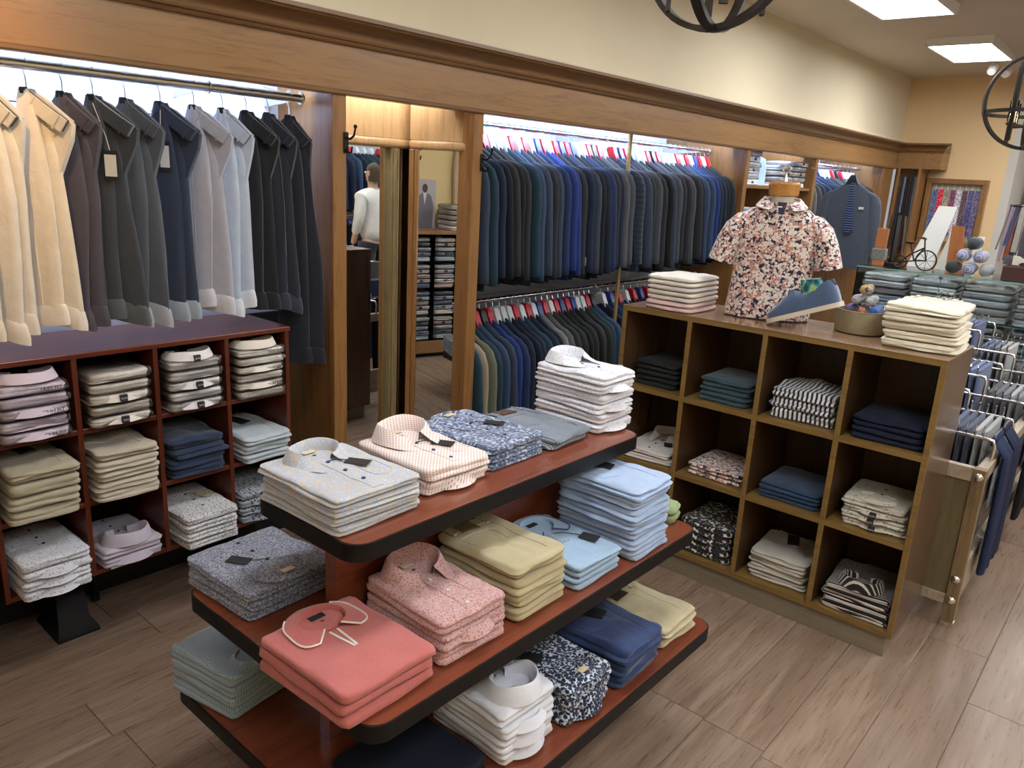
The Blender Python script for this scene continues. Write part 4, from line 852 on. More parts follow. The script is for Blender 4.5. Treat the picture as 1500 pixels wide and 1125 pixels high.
for k in range(2):
    m = MB(); z = .465-k*.045; y = -.100-k*.007; m.rings([[(r_*math.cos(q*PI/5), y-d_, z+r_*math.sin(q*PI/5)) for q in range(10)] for r_, d_ in ((.006,-.002),(.006,.002),(.003,.003))]); m.build('button', BTN, sh, True)
# loafer
LOAF = fab((.075,.125,.235), bumps=.25, sheen=.5); SOLE = plain('cream_sole', (.66,.61,.50), .6); SOCK = fabric('cloth_sock', (.012,.06,.085), (.02,.20,.26), 'print', .35, thr=.45, c3=(.35,.55,.20)); INSO = plain('insole', (.10,.16,.30), .7)
def shoe(loc, rotz, pitch, label):
    t = thing('loafer', label, 'shoe', loc, rotz); t.rotation_euler = (0, pitch, rotz); t.scale = (.96, 1.05, 1.35)
    S = [(0,.020,.062),(.012,.029,.080),(.035,.033,.077),(.075,.034,.062),(.115,.034,.057),(.140,.037,.068),(.160,.040,.076),(.19,.043,.066),(.215,.044,.053),(.24,.042,.045),(.262,.035,.039),(.278,.024,.033),(.287,.009,.025)]
    rings = []; ins = []
    for x, hw, h in S:
        op = 1 if .01 < x < .13 else 0; tw_ = hw*.74
        ring = [(x,-hw*.96,.016),(x,-hw*1.0,.030),(x,-hw*.94,h*.62+.008),(x,-tw_,h if op else h*.90)]
        if op: ring += [(x,-tw_*.86,h-.002),(x,-tw_*.80,.026),(x,0,.024),(x,tw_*.80,.026),(x,tw_*.86,h-.002)]
        else: ring += [(x,-hw*.52,h*.975),(x,-hw*.25,h*.995),(x,0,h),(x,hw*.25,h*.995),(x,hw*.52,h*.975)]
        ring += [(x,tw_,h if op else h*.90),(x,hw*.94,h*.62+.008),(x,hw,.030),(x,hw*.96,.016)]
        rings.append(ring)
    MB().rings(rings).build('upper', LOAF, t, 60)
    MB().rings([[(x-.004+.010*x/.286, sy*(hw+.004), z) for sy, z in ((-1,.003),(1,.003),(1,.016),(-1,.016))] for x, hw, h in S]).build('sole', SOLE, t, 50)
    MB().rings([[(.150+dx, sy*hw, z) for sy, hw, z in ((-1,.0435,.026),(-1,.039,.052),(-1,.022,.0775),(1,.022,.0775),(1,.039,.052),(1,.0435,.026))] for dx in (0,.010,.026)], cap=False).build('saddle_strap', LOAF, t, 40)
    MB().box(.156,.166,-.018,.018,.0765,.0785).build('strap_slot', plain('slot_shadow', (.012,.02,.05), .8), t)
    m, _ = soft(.085, .05, .070, 1, 3, wr=.010, r=.02, N=30); m.xform(Matrix.Translation((.090,0,.026)) @ Matrix.Rotation(0, 4, 'Z')); m.build('sock_insert', SOCK, t, 70)
    MB().tube([(q*.0+p[0], p[1], p[2]) for q in (0,) for p in [(.19+.07*math.cos(a), .036*math.sin(a), .050-.018*math.cos(a)*.9-.004) for a in [-PI/2+.2+k*(PI-.4)/10 for k in range(11)]]], .0018, 5).build('apron_seam', LOAF, t, True)
    return t
shoe((2.895, .905, CT+.104), R(90), R(22), 'blue suede loafer with cream sole tilted on the cubby unit')
# woven basket and rolled accessories
def weave():
    m, nt, b = newmat('woven_cane'); t = nt.nodes.new('ShaderNodeTexCoord'); s = nt.nodes.new('ShaderNodeSeparateXYZ'); lnk(nt, t.outputs['Object'], s.inputs[0])
    at = nt.nodes.new('ShaderNodeMath'); at.operation = 'ARCTAN2'; lnk(nt, s.outputs[0], at.inputs[0]); lnk(nt, s.outputs[1], at.inputs[1])
    c = nt.nodes.new('ShaderNodeCombineXYZ'); a2 = nt.nodes.new('ShaderNodeMath'); a2.operation = 'MULTIPLY'; a2.inputs[1].default_value = .095; lnk(nt, at.outputs[0], a2.inputs[0]); lnk(nt, a2.outputs[0], c.inputs[0]); lnk(nt, s.outputs[2], c.inputs[1])
    ck = nt.nodes.new('ShaderNodeTexVoronoi'); ck.inputs['Scale'].default_value = 190; ck.inputs['Randomness'].default_value = 0; mp = nt.nodes.new('ShaderNodeMapping'); mp.inputs['Rotation'].default_value = (0,0,.785)
    lnk(nt, c.outputs[0], mp.inputs[0]); lnk(nt, mp.outputs[0], ck.inputs['Vector']); col = ramp(nt, ck.outputs['Distance'], [(.25, (.08,.06,.03)), (.42, (.36,.30,.19)), (.6, (.46,.40,.27))])
    lnk(nt, col, b.inputs['Base Color']); bump(nt, b, ck.outputs['Distance'], .6, .003); return m
bk = thing('woven_basket', 'round woven cane basket beside the blue loafer', 'basket', (3.055, .875, CT))
MB().lathe([(.080,0),(.092,.004),(.094,.075),(.092,.082),(.086,.082),(.086,.012),(.02,.010)], n=36).build('basket_wall', weave(), bk, 40)
MB().lathe([(.083,.050),(.084,.062),(.02,.064)], n=30).build('tissue_liner', CARDW, bk, 40)
MB().torus((0,0,.083), .090, .004, 'z', 36, 6).build('basket_rim', plain('cane_rim', (.22,.16,.08), .6), bk, True)
SC = [('gold and navy paisley', fabric('cloth_paisley', (.42,.30,.12), (.03,.03,.06), 'print', .35, thr=.5, c3=(.55,.44,.22)), (.02,.03,.105), 30, .055), ('purple', fab((.12,.09,.20)), (-.045,.005,.098), -40, .05), ('silver grey', fabric('cloth_silver', (.30,.29,.33), (.45,.44,.50), 'print', 1), (-.01,.045,.12), 10, .05), ('bright blue', fab((.03,.10,.36)), (.01,-.055,.098), 70, .045), ('orange and navy', fabric('cloth_orange', (.04,.05,.13), (.58,.22,.10), 'print', .4, thr=.5, c3=(.5,.45,.4)), (.05,-.03,.092), 100, .045), ('grey paisley', fabric('cloth_greypais', (.16,.17,.20), (.45,.45,.46), 'print', .4), (.055,.045,.10), -20, .045)]
def roll(loc, rz, mat, label, r=.022, L=.09, name='rolled_pocket_square', cat='pocket square', group='rolled pocket squares in the basket', seed=0):
    t = MB(); n = 18; out = []
    for k in range(13):
        x = -L/2 + L*k/12; f = (1-abs(2*k/12-1)**6)**.5*.9+.1
        out.append([(x, r*f*(1+.18*nz(math.cos(2*PI*i/n)*2+seed, math.sin(2*PI*i/n)*2, x*25))*math.cos(2*PI*i/n), r*f*(1+.18*nz(math.cos(2*PI*i/n)*2+seed, math.sin(2*PI*i/n)*2, x*25))*math.sin(2*PI*i/n)) for i in range(n)])
    t.rings(out); o = t.build(name, mat, None, 70, loc, rz); tag(o, label, cat, group); return o
RP = ((0,-.043,.086),(0,.0,.086),(0,.043,.086),(.0,-.022,.124),(.0,.022,.124),(.0,.0,.162))
for i, k in enumerate((3, 4, 1, 5, 2, 0)): roll((3.055+RP[i][0], .875+RP[i][1], CT+RP[i][2]), 0, SC[k][1], '%s rolled pocket square heaped in the woven basket' % SC[k][0], .0175, .10, seed=k)
# ---------------------------------------------------------------- trouser rack behind the cubby unit
rk = thing('trouser_rack', 'wooden trouser rack with chrome rails rising in steps', 'clothes rack', (3.19, 1.0, 0))
RK = Matrix.Translation((-3.19, -1.0, 0)); RX1 = 5.45; PANELG = wood('rack_panel', (.085,.068,.034), (.17,.14,.075), 'z', .4, .6)
RAILW = wood('rack_rail', (.20,.16,.11), (.40,.34,.26), 'x', .4, .8)
for y in (.41, 1.565):
    MB().bevbox(3.185, 3.225, y-.022, y+.022, .02, .655, .003).xform(RK).build('end_post', RACKW, rk)
    MB().bevbox(RX1-.04, RX1, y-.022, y+.022, .02, .655, .003).xform(RK).build('end_post', RACKW, rk)
    for x in (3.188, RX1-.04):
        MB().bevbox(x, x+.036, y-.024, y+.024, 0, .022, .003).xform(RK).build('foot_plate', CHROME, rk)
    MB().bevbox(3.225, RX1-.04, y-.018, y+.018, .60, .652, .003).xform(RK).build('side_rail', RAILW, rk)
    MB().bevbox(3.225, RX1-.04, y-.016, y+.016, .10, .26, .003).xform(RK).build('side_board', RAILW, rk)
    for z in (.625, .205, .115):
        m = MB(); m.rings([[(3.185-d, y+r*math.cos(q*PI/6), z+r*math.sin(q*PI/6)) for q in range(12)] for r, d in ((.017,0),(.017,.003),(.010,.010),(.002,.012))]); m.xform(RK).build('bolt', CHROME, rk, True)
MB().box(3.198, 3.210, .432, 1.543, .13, .60).xform(RK).build('end_panel', PANELG, rk)
for z0, z1 in ((.60,.655),(.09,.13)): MB().bevbox(3.190, 3.220, .432, 1.543, z0, z1, .003).xform(RK).build('end_rail', RAILW, rk)
COLS = ((3.35,3.75),(4.10,4.50),(4.85,5.25)); TIER = ((.42,.73),(.60,.82),(.78,.92))
RC = [(.45,.44,.42),(.10,.13,.20),(.030,.045,.10),(.20,.21,.23),(.06,.09,.17),(.35,.36,.38),(.028,.03,.04),(.075,.12,.24),(.30,.29,.25),(.045,.055,.09)]
TIERC = {(0,0):[(.28,.29,.30),(.35,.36,.38),(.03,.05,.11),(.025,.04,.09),(.06,.09,.17),(.03,.04,.07)], (1,0):[(.14,.16,.19),(.30,.31,.33),(.10,.12,.16),(.06,.07,.09),(.03,.035,.045),(.22,.23,.25)], (0,1):[(.10,.15,.27),(.12,.20,.36),(.16,.25,.42),(.20,.30,.46),(.05,.08,.17),(.04,.06,.12)], (1,1):[(.06,.10,.24),(.10,.16,.34),(.04,.06,.16),(.03,.045,.09),(.03,.04,.08),(.02,.03,.06)], (2,2):[(.04,.07,.20),(.05,.08,.22),(.10,.18,.30),(.14,.22,.34),(.04,.06,.14),(.03,.05,.10)], (1,2):[(.04,.06,.13),(.05,.08,.17),(.24,.24,.21),(.14,.20,.30),(.04,.06,.14),(.03,.05,.10)]}
def rack_hanger_mesh(w):
    m = MB(); m.tube([(-w/2,0,0),(w/2,0,0)], .003, 6)
    for s in (-1, 1): m.tube([(s*w/2,0,0),(s*w/2,0,.012),(s*(w/2+.004),0,.026),(s*(w/2-.004),0,.034)], .0028, 6)
    return m.mesh('clip_hanger', True)
_rh = rack_hanger_mesh(.40)
def drape_mesh(seed, w=.34, L=.56):
    out = []; n = 16
    for k in range(9):
        t = k/8; z = -.002 - L*t; th = .0085 + .002*math.sin(PI*t); hw = w/2*(1-.10*t)
        out.append([((hw)*math.copysign(abs(math.cos(2*PI*i/n))**.5, math.cos(2*PI*i/n)), (th)*math.sin(2*PI*i/n)+.002*nz(math.cos(2*PI*i/n)*3+seed, t*3, seed), z + (.004 if k else .006)) for i in range(n)])
    return MB().rings(out).mesh('folded_trouser', 70)
_dr = [drape_mesh(q) for q in (1, 2, 3)]
def rack_trousers(x, y, z, c, label, group, v):
    t = thing('rack_trousers', label, 'trousers', (x, y, z), 0, group)
    mk('folded_trouser', _dr[v % 3], fab(c, bumps=.2), t); mk('clip_hanger', _rh, CHROME, t)
def cname(c):
    r, g, b_ = c; l = (r+g+b_)/3
    if b_ > 1.35*r and b_ > .06: return 'blue' if l > .10 else 'navy'
    if l > .25: return 'pale grey'
    if l > .12: return 'mid grey'
    return 'dark navy' if b_ > 1.3*r else 'charcoal'
TN = ('lowest', 'middle', 'upper')
CNM = ('beside the cubby unit', 'in the middle of the rack', 'beside the glass case')
for ci, (xa, xb) in enumerate(COLS):
    for ti, (y0, z) in enumerate(TIER):
        for x in (xa, xb):
            pts = [(x, y0-.015, z-.12), (x, y0-.018, z-.02), (x, y0-.010, z), (x, y0+.02, z+.002), (x, .99, z+.002)]
            MB().tube(pts, .0065, 8).xform(RK).build('chrome_rail', CHROME, rk, True)
            pts = [(p[0], 2.0-p[1]-.02, p[2]) for p in pts]; MB().tube(pts, .0065, 8).xform(RK).build('chrome_rail', CHROME, rk, True)
            MB().tube([(x, y0-.015, z-.12), (x, y0-.0, .62)], .0055, 8).xform(RK).build('rail_stay', CHROME, rk, True)
        for k in range(5):
            c = TIERC.get((ci, ti), RC)[k % 6] if (ci, ti) in TIERC else RC[(k*3+ci*2+ti) % len(RC)]
            rack_trousers((xa+xb)/2, y0+.026+k*.0300, z+.014, c, '%s trousers on the rack\'s %s step %s' % (cname(c), TN[ti], CNM[ci]), 'trousers on the %s step of the rack %s' % (TN[ti], CNM[ci]), k)
    c0 = [(.05,.055,.05),(.17,.165,.145),(.045,.075,.17)][::-1]
    for ti, (y0, z) in enumerate(TIER):
        for k in range(2 if ci < 2 else 1):
            c = ((.02,.022,.028),(.050,.085,.19),(.17,.165,.14))[ti]
            rack_trousers((xa+xb)/2, 2.0-y0-.055-k*.036, z+.014, c, '%s trousers on the rack\'s mirror side, %s step, %s' % (('black','blue','khaki grey')[ti], TN[ti], ('near column','middle column','far column')[ci]), 'trousers on the rack side facing the mirror', k)
    if ci > 0:
        for k in range(4):
            c = [(.30,.29,.26),(.24,.23,.22),(.33,.32,.29),(.20,.20,.20),(.27,.26,.23)][k]
            rack_trousers((xa+xb)/2, .975+k*.034, 1.036, c, 'stone grey trousers on the rack\'s top step %s' % CNM[ci], 'trousers on the top step of the rack %s' % CNM[ci], k)
        for x in (xa, xb): MB().tube([(x,.95,.94),(x,.95,1.01),(x,.955,1.022),(x,1.10,1.022),(x,1.11,1.01),(x,1.11,.94)], .0065, 8).xform(RK).build('chrome_rail', CHROME, rk, True)
# navy trousers hanging long below the side rail
for k in range(6):
    x = (3.455,3.645,4.205,4.395,4.955,5.145)[k]; t = thing('long_trousers', '%s trousers hanging full length at the side of the trouser rack' % ('deep blue','navy','black','dark navy','ink blue','charcoal','dusk blue')[k], 'trousers', (x, .412, .73), 0, 'long trousers at the side of the rack')
    m_ = fab(((.014,.024,.075),(.012,.020,.055),(.004,.005,.009),(.006,.010,.024),(.008,.012,.03),(.010,.010,.013),(.015,.02,.045))[k], bumps=.3, sheen=.0)
    for s in (-1, 1): loft_tr([(-.01,s*.026,.0,.05,.010),(-.07,s*.028,-.046,.05,.011),(-.15,s*.032,-.048,.05,.013),(-.35,s*.034,-.050,.05,.014),(-.56,s*.036,-.050,.048,.014)], 18, k*3+s, .003).build('trouser_leg', m_, t, 70)
    MB().bevbox(-.080,.080,-.010,.010,-.03,.004,.005).build('waistband', m_, t)
    MB().tube([(-.06,0,.004),(-.06,0,.014),(.06,0,.014),(.06,0,.004)], .0025, 6).build('clip_hanger', CHROME, t)
# ---------------------------------------------------------------- dress shirt niche
nt_ = thing('niche_shelving', 'oak shelving niche holding stacks of white dress shirts', 'shelving', (5.46, 2.52, 0))
NM = Matrix.Translation((-5.46, -2.52, 0))
for z in (.12,.50,.88,1.26,1.625): MB().bevbox(5.462, 6.728, 2.52, 3.02, z-.022, z, .002).xform(NM).build('shelf', OAK, nt_)
MB().box(5.462, 6.728, 3.02, 3.04, 0, 2.06).xform(NM).build('back_panel', OAKLT, nt_)
MB().bevbox(6.08, 6.10, 2.56, 3.02, .12, 1.603, .002).xform(NM).build('divider', OAKZ, nt_)
def bag_shirt(loc, rot, c, label, group, w=.22, l=.30, h=.04, seed=0, film=True, band=True, name='bagged_shirt'):
    film = film and label.startswith(('topmost', 'third', 'fourth', 'second'))
    LOW[0] = not label.startswith('topmost'); h -= .0045; loc = (loc[0], loc[1], loc[2]+.0012)
    t = thing(name, label, 'shirt', loc, rot, group); mb, tz = soft(w, l, h, 2, seed, wr=.006, r=.02, N=32, groove=.010)
    mb.build('folded_body', fab(c, bumps=.2), t, 70)
    if band: MB().bevbox(-.016,.016,-l/2-.003,-l/2+.002,h*.25,h*.85,.001).build('collar_label', CARDB, t)
    if film:
        f, _ = soft(w+.01, l+.012, h+(.0018 if LOW[0] else .004), 1, seed+9, wr=.006, r=.012, N=32, groove=.001, lat=.008); f.build('plastic_bag', FILM, t, 60)
    LOW[0] = False
WH = [(.74,.76,.80),(.70,.72,.78),(.76,.75,.74),(.66,.70,.78)]
for sx, n, nm in ((5.66,6,'beside the jackets'),(6.31,4,'in the middle'),(6.575,5,'beside the far jackets')):
    for i in range(n): bag_shirt((sx+jit(.006), 2.70+jit(.006), 1.625+i*.042), R(jit(2)), WH[i % 4], lab(i, n, 'white bagged shirt', 'on the niche top shelf '+nm), 'white shirts on the niche top shelf '+nm, seed=i+sx*3, band=i % 2 == 0)
for sx, n, nm, cc in ((5.66,5,'beside the jackets',(.30,.38,.55)),(5.92,4,'next to the divider',(.70,.72,.78)),(6.25,5,'past the divider',(.60,.64,.72)),(6.55,4,'beside the far jackets',(.45,.50,.60))):
    for i in range(n): bag_shirt((sx+jit(.006), 2.70+jit(.006), 1.26+i*.042), R(jit(4)), tuple(min(1, q*(.9+.06*i)) for q in cc), lab(i, n, 'bagged shirt', 'on the niche second shelf '+nm), 'shirts on the niche second shelf '+nm, seed=i+sx, film=False)
# light blue shirt displayed upright in the niche
ds = thing('display_shirt', 'light blue shirt with dark bow tie standing in the niche', 'shirt', (5.98, 2.72, 1.6275), R(-35)); F_LB = fab((.45,.60,.78), bumps=.2)
MB().rings([[(sx*hx, yy_+sy*hy, z) for sx, sy in ((-1,-1),(1,-1),(1,1),(-1,1))] for z, hx, hy, yy_ in ((0,.11,.03,0),(.12,.12,.03,.01),(.20,.11,.028,.02),(.225,.05,.025,.025))]).build('shirt_front', F_LB, ds, 50)
c_ = collar_mb(.045,.035,.028,.02,.215,point=.04); c_.build('collar', F_LB, ds, 60)
MB().rings([[(x, -.035, .21+s*q) for s in (-1, 1)] + [(x, -.022, .21+s*q) for s in (1, -1)] for x, q in ((-.035,.018),(-.006,.006),(.006,.006),(.035,.018))]).build('bow_tie', plain('bow_navy', (.02,.03,.12), .6), ds)
# face-out suit with tie
fs = jacket(6.62, 2.14, 1.790, fabric('cloth_suit_blue', (.070,.088,.125), (.090,.110,.150), 'heather', bumps=.1), HBLK, 'blue grey suit jacket with striped tie facing out before the far bay', None, 1, R(-14))
F_TIE = fabric('cloth_tie_stripe', (.012,.018,.04), (.10,.17,.38), 'stripez', .55, thr=.6)
MB().rings([[(-.036-d, y-w_, z), (-.036-d, y+w_, z), (-.028-d, y+w_, z), (-.028-d, y-w_, z)] for z, w_, d, y in ((-.105,.018,-.006,-.02),(-.13,.022,.006,-.022),(-.15,.015,.006,-.024),(-.40,.038,.006,-.035),(-.47,.040,.004,-.04),(-.505,.004,.004,-.04))]).build('necktie', F_TIE, fs, 40)
MB().box(-.036,-.028,-.145,-.105,-.305,-.285).build('pocket_square', CARDW, fs)
tag(MB().tube([(6.62,2.10,1.790),(6.62,2.49,1.790)], .006, 8).build('face_out_arm', STEEL, None, True), 'short chrome face-out arm carrying the blue grey suit', 'rail')
# ---------------------------------------------------------------- glass display case
def glass_mat():
    m, nt, b = newmat('case_glass'); out = nt.nodes['Material Output']; tr = nt.nodes.new('ShaderNodeBsdfTransparent'); tr.inputs[0].default_value = (.965,.985,.98,1)
    gl = nt.nodes.new('ShaderNodeBsdfGlossy'); gl.inputs['Roughness'].default_value = .02; fr = nt.nodes.new('ShaderNodeFresnel'); fr.inputs[0].default_value = 1.5; mx = nt.nodes.new('ShaderNodeMixShader')
    lnk(nt, fr.outputs[0], mx.inputs[0]); lnk(nt, tr.outputs[0], mx.inputs[1]); lnk(nt, gl.outputs[0], mx.inputs[2]); lnk(nt, mx.outputs[0], out.inputs['Surface']); return m
GLASS = glass_mat(); GEDGE = plain('glass_edge', (.20,.42,.38), .15)
GX0, GX1, GY0, GY1, GZ = 5.62, 6.15, .12, 1.70, 1.135
gc = thing('display_case', 'glass display case filled with bagged shirts', 'display case', (GX0, 1.0, 0)); GM = Matrix.Translation((-GX0, -1.0, 0))
MB().bevbox(GX0, GX1, GY0, GY1, 0, .30, .004).xform(GM).build('base', RACKW, gc)
for z in (.60, .86): 
    MB().box(GX0+.012, GX1-.012, GY0+.012, GY1-.012, z-.006, z).xform(GM).build('glass_shelf', GLASS, gc); MB().box(GX0+.010, GX0+.012, GY0+.012, GY1-.012, z-.006, z).xform(GM).build('shelf_edge', GEDGE, gc)
MB().box(GX0, GX1, GY0, GY1, GZ-.010, GZ).xform(GM).build('glass_top', GLASS, gc)
MB().box(GX0-.002, GX0, GY0, GY1, GZ-.010, GZ).xform(GM).build('top_edge', GEDGE, gc)
n_ = 3
for k in range(n_):
    a, b2 = GY0+(GY1-GY0)*k/n_, GY0+(GY1-GY0)*(k+1)/n_
    MB().box(GX0, GX0+.006, a+.002, b2-.002, .30, GZ-.010).xform(GM).build('front_pane', GLASS, gc); MB().box(GX0-.001, GX0+.007, a-.002, a+.002, .30, GZ-.010).xform(GM).build('pane_edge', GEDGE, gc)
    MB().bevbox(GX0-.004, GX0+.014, a-.012, a+.012, GZ-.032, GZ-.011, .003).xform(GM).build('glass_clip', CHROME, gc)
for y in (GY0, GY1-.006): MB().box(GX0+.006, GX1, y, y+.006, .30, GZ-.010).xform(GM).build('side_pane', GLASS, gc)
CC = [(.66,.64,.84),(.60,.70,.88),(.74,.76,.86),(.82,.86,.90),(.72,.80,.88),(.84,.88,.90)]
for zi, z in enumerate((.30,.60,.86)):
    for k in range(5):
        n = 5 if zi < 2 else 5
        for i in range(n):
            bag_shirt((5.86+jit(.012), .296+k*.308+jit(.003), z+i*.047), R(-90+jit(1.5)), CC[(5-k+i//2) % 6], lab(i, n, 'bagged shirt', 'on the case %s, %s' % (('floor', 'middle shelf', 'top shelf')[zi], ('by the window end', 'second pile', 'third pile', 'fourth pile', 'by the jackets end')[k])), 'bagged shirts in the glass case', w=.27, l=.36, h=.046, seed=i+k*7+zi*31, band=False)
# things on the case
CZT = GZ + .001
BIKE = plain('dark_bronze', (.045,.032,.022), .4, .7)
bi = thing('toy_bicycle', 'small dark metal model bicycle on the glass case', 'ornament', (5.70, 1.37, CZT), R(-97))
for wx, wr_ in ((-.085,.045),(.075,.070)):
    w_ = MB(); w_.torus((wx,0,wr_), wr_-.005, .005, 'y', 24, 6); w_.build('wheel', BIKE, bi, True)
    for q in range(8): MB().tube([(wx,0,wr_),(wx+(wr_-.005)*math.cos(q*PI/4),0,wr_+(wr_-.005)*math.sin(q*PI/4))], .0016, 4).build('spoke', BIKE, bi)
for pth in ([(.075,0,.07),(.055,0,.14),(.045,0,.205)], [(-.085,0,.045),(0,0,.06),(.075,0,.07)], [(0,0,.06),(.05,0,.15)], [(-.085,0,.045),(-.03,0,.10),(.05,0,.15)], [(0,0,.06),(-.04,0,.17)]): MB().tube(pth, .005, 6).build('frame_tube', BIKE, bi, True)
MB().tube([(.01,-.05,.215),(.045,-.02,.21),(.05,0,.205),(.045,.02,.21),(.01,.05,.215)], .005, 6).build('handlebar', BIKE, bi, True); MB().bevbox(-.07,-.015,-.018,.018,.168,.185,.006).build('saddle', BIKE, bi)
WEDGE = wood('orange_wood', (.30,.09,.03), (.44,.16,.06), 'z', .35, 1)
wd = thing('belt_stand', 'small wooden display block with a woven belt around it', 'display stand', (5.80, 1.62, CZT)); MB().bevbox(-.02,.02,-.035,.035,0,.25,.003).build('block', WEDGE, wd); MB().bevbox(-.03,.03,-.045,.045,.035,.115,.008).build('woven_belt', fabric('cloth_woven_belt', (.03,.03,.03), (.35,.34,.32), 'stripez', 2.0), wd)
bs = thing('belt_tree', 'stand hung with dark studded belts on the glass case', 'belts', (5.98, 1.590, CZT)); MB().lathe([(.06,0),(.06,.01),(.008,.015),(.008,.36)], n=16).build('stand', BLACKM, bs, 40)
for k in range(7):
    a = k*2*PI/7; MB().rings([[(.05*math.cos(a)+dx*math.sin(a)*.012+.02*math.cos(a)*s_, .05*math.sin(a)-dx*math.cos(a)*.012+.02*math.sin(a)*s_, z) for dx in (-1,1)] + [((.054)*math.cos(a)+dx*math.sin(a)*.012+.02*math.cos(a)*s_, .054*math.sin(a)-dx*math.cos(a)*.012+.02*math.sin(a)*s_, z) for dx in (1,-1)] for z, s_ in ((.34,0),(.24,.5),(.12,.9),(.03,1))]).build('belt', plain('belt_%d' % k, ((.05,.035,.02),(.015,.015,.015),(.10,.07,.04))[k % 3], .4), bs)
ACR = plain('acrylic_white', (.66,.68,.66), .25)
def slant(y, w_, h_, lean, mat, label, x=5.9, th=.008, dy=0):
    o = MB().rings([[(0,-w_/2,0),(th,-w_/2,0),(th,w_/2,0),(0,w_/2,0)], [(lean,-w_*.36+dy,h_),(lean+th,-w_*.36+dy,h_),(lean+th,w_*.36+dy,h_),(lean,w_*.36+dy,h_)]]).build('display_board', mat, None, False, (x, y, CZT)); tag(o, label, 'display board', None)
slant(1.40, .16, .42, .10, ACR, 'tall white slanted tie board on the glass case', 5.98, .012, -.09); slant(1.24, .11, .26, .08, plain('acrylic_clear_grey', (.50,.50,.46), .2), 'short grey slanted display board beside the white one', 5.95, dy=-.03)
slant(1.165, .10, .30, -.02, WEDGE, 'orange wooden wedge board standing on the glass case', 5.90, .02, .02); slant(1.075, .06, .24, .05, ACR, 'small white slanted board beside the orange wedge', 5.93, dy=-.02)
F_PLAID = fabric('cloth_blue_plaid', (.58,.60,.68), (.10,.13,.30), 'plaid', 5.0)
for i, (y, z, m_, nm) in enumerate(((1.135,.046,fab((.03,.04,.038)),'black grey'),(1.040,.046,F_PLAID,'blue and white plaid'),(.945,.046,fab((.33,.36,.38)),'silver grey'),(1.0875,.126,F_PLAID,'upper blue plaid'),(.9925,.126,F_PLAID,'loose blue plaid'),(1.040,.206,fab((.05,.06,.07)),'charcoal'))):
    roll((5.73, y, CZT+z), 0, m_, '%s bundled scarf lying on the glass case' % nm, .039, .15, 'bundled_scarf', 'scarf', 'bundled scarves on the glass case', i+20)
# tie rack and bow tie display
tr_ = thing('tie_rack', 'round rack of hanging ties and braces standing on the glass case', 'tie rack', (6.01, .80, CZT)); MB().lathe([(.08,0),(.08,.012),(.01,.02),(.01,.45)], n=16).build('stand', BLACKM, tr_, 40); MB().torus((0,0,.45), .13, .008, 'z', 28, 6).build('ring', BLACKM, tr_, True)
MB().tube([(-.13,0,.45),(.13,0,.45)], .005, 6).tube([(0,-.13,.45),(0,.13,.45)], .005, 6).build('ring_arms', BLACKM, tr_)
TCOL = [(.10,.10,.11),(.30,.29,.28),(.06,.05,.10),(.55,.14,.05),(.14,.36,.50),(.24,.22,.17),(.10,.08,.12),(.34,.24,.30),(.05,.06,.12),(.40,.38,.34),(.08,.07,.09),(.16,.15,.14)]
for k in range(20):
    a = k*2*PI/20; c = TCOL[k % 12]
    MB().rings([[(r_*math.cos(a)-dx*w_*math.sin(a), r_*math.sin(a)+dx*w_*math.cos(a), z) for dx in (-1,1)] + [((r_+.006)*math.cos(a)-dx*w_*math.sin(a), (r_+.006)*math.sin(a)+dx*w_*math.cos(a), z) for dx in (1,-1)] for r_, w_, z in ((.128,.010,.46),(.132,.014,.40),(.136+.008*(k % 3),.017,.27-.03*(k % 2)),(.140+.012*(k % 3),.018,.20-.035*(k % 4)))]).build('necktie', fab(c, bumps=.1), tr_)
bx_ = thing('accessory_box', 'dark box of folded bow ties on the glass case', 'box', (5.735, .70, CZT)); MB().bevbox(-.085,.085,-.15,.15,0.001,.09,.004).build('box', plain('box_wood', (.06,.02,.02), .5), bx_); 
for i, (x, y, z, c, nm) in enumerate(((-.04,.05,.115,(.72,.70,.60),'ivory'),(-.02,-.08,.11,(.03,.16,.24),'teal'),(.04,.0,.17,(.45,.30,.45),'pink and violet'),(.03,-.10,.12,(.05,.05,.09),'navy'),(.0,.105,.11,(.10,.10,.11),'charcoal'))):
    o = MB().rings([[(s*.012, x2, q*s2) for s, s2 in ((-1,-1),(1,-1),(1,1),(-1,1))] for x2, q in ((-.06,.028),(-.03,.024),(-.008,.010),(.008,.010),(.03,.024),(.06,.028))]).build('bow_tie', fab(c, bumps=.1), None, 40, (5.735+x, .70+y, CZT+z+.013)); tag(o, '%s bow tie in the accessory box on the glass case' % nm, 'bow tie', 'bow ties on the glass case')
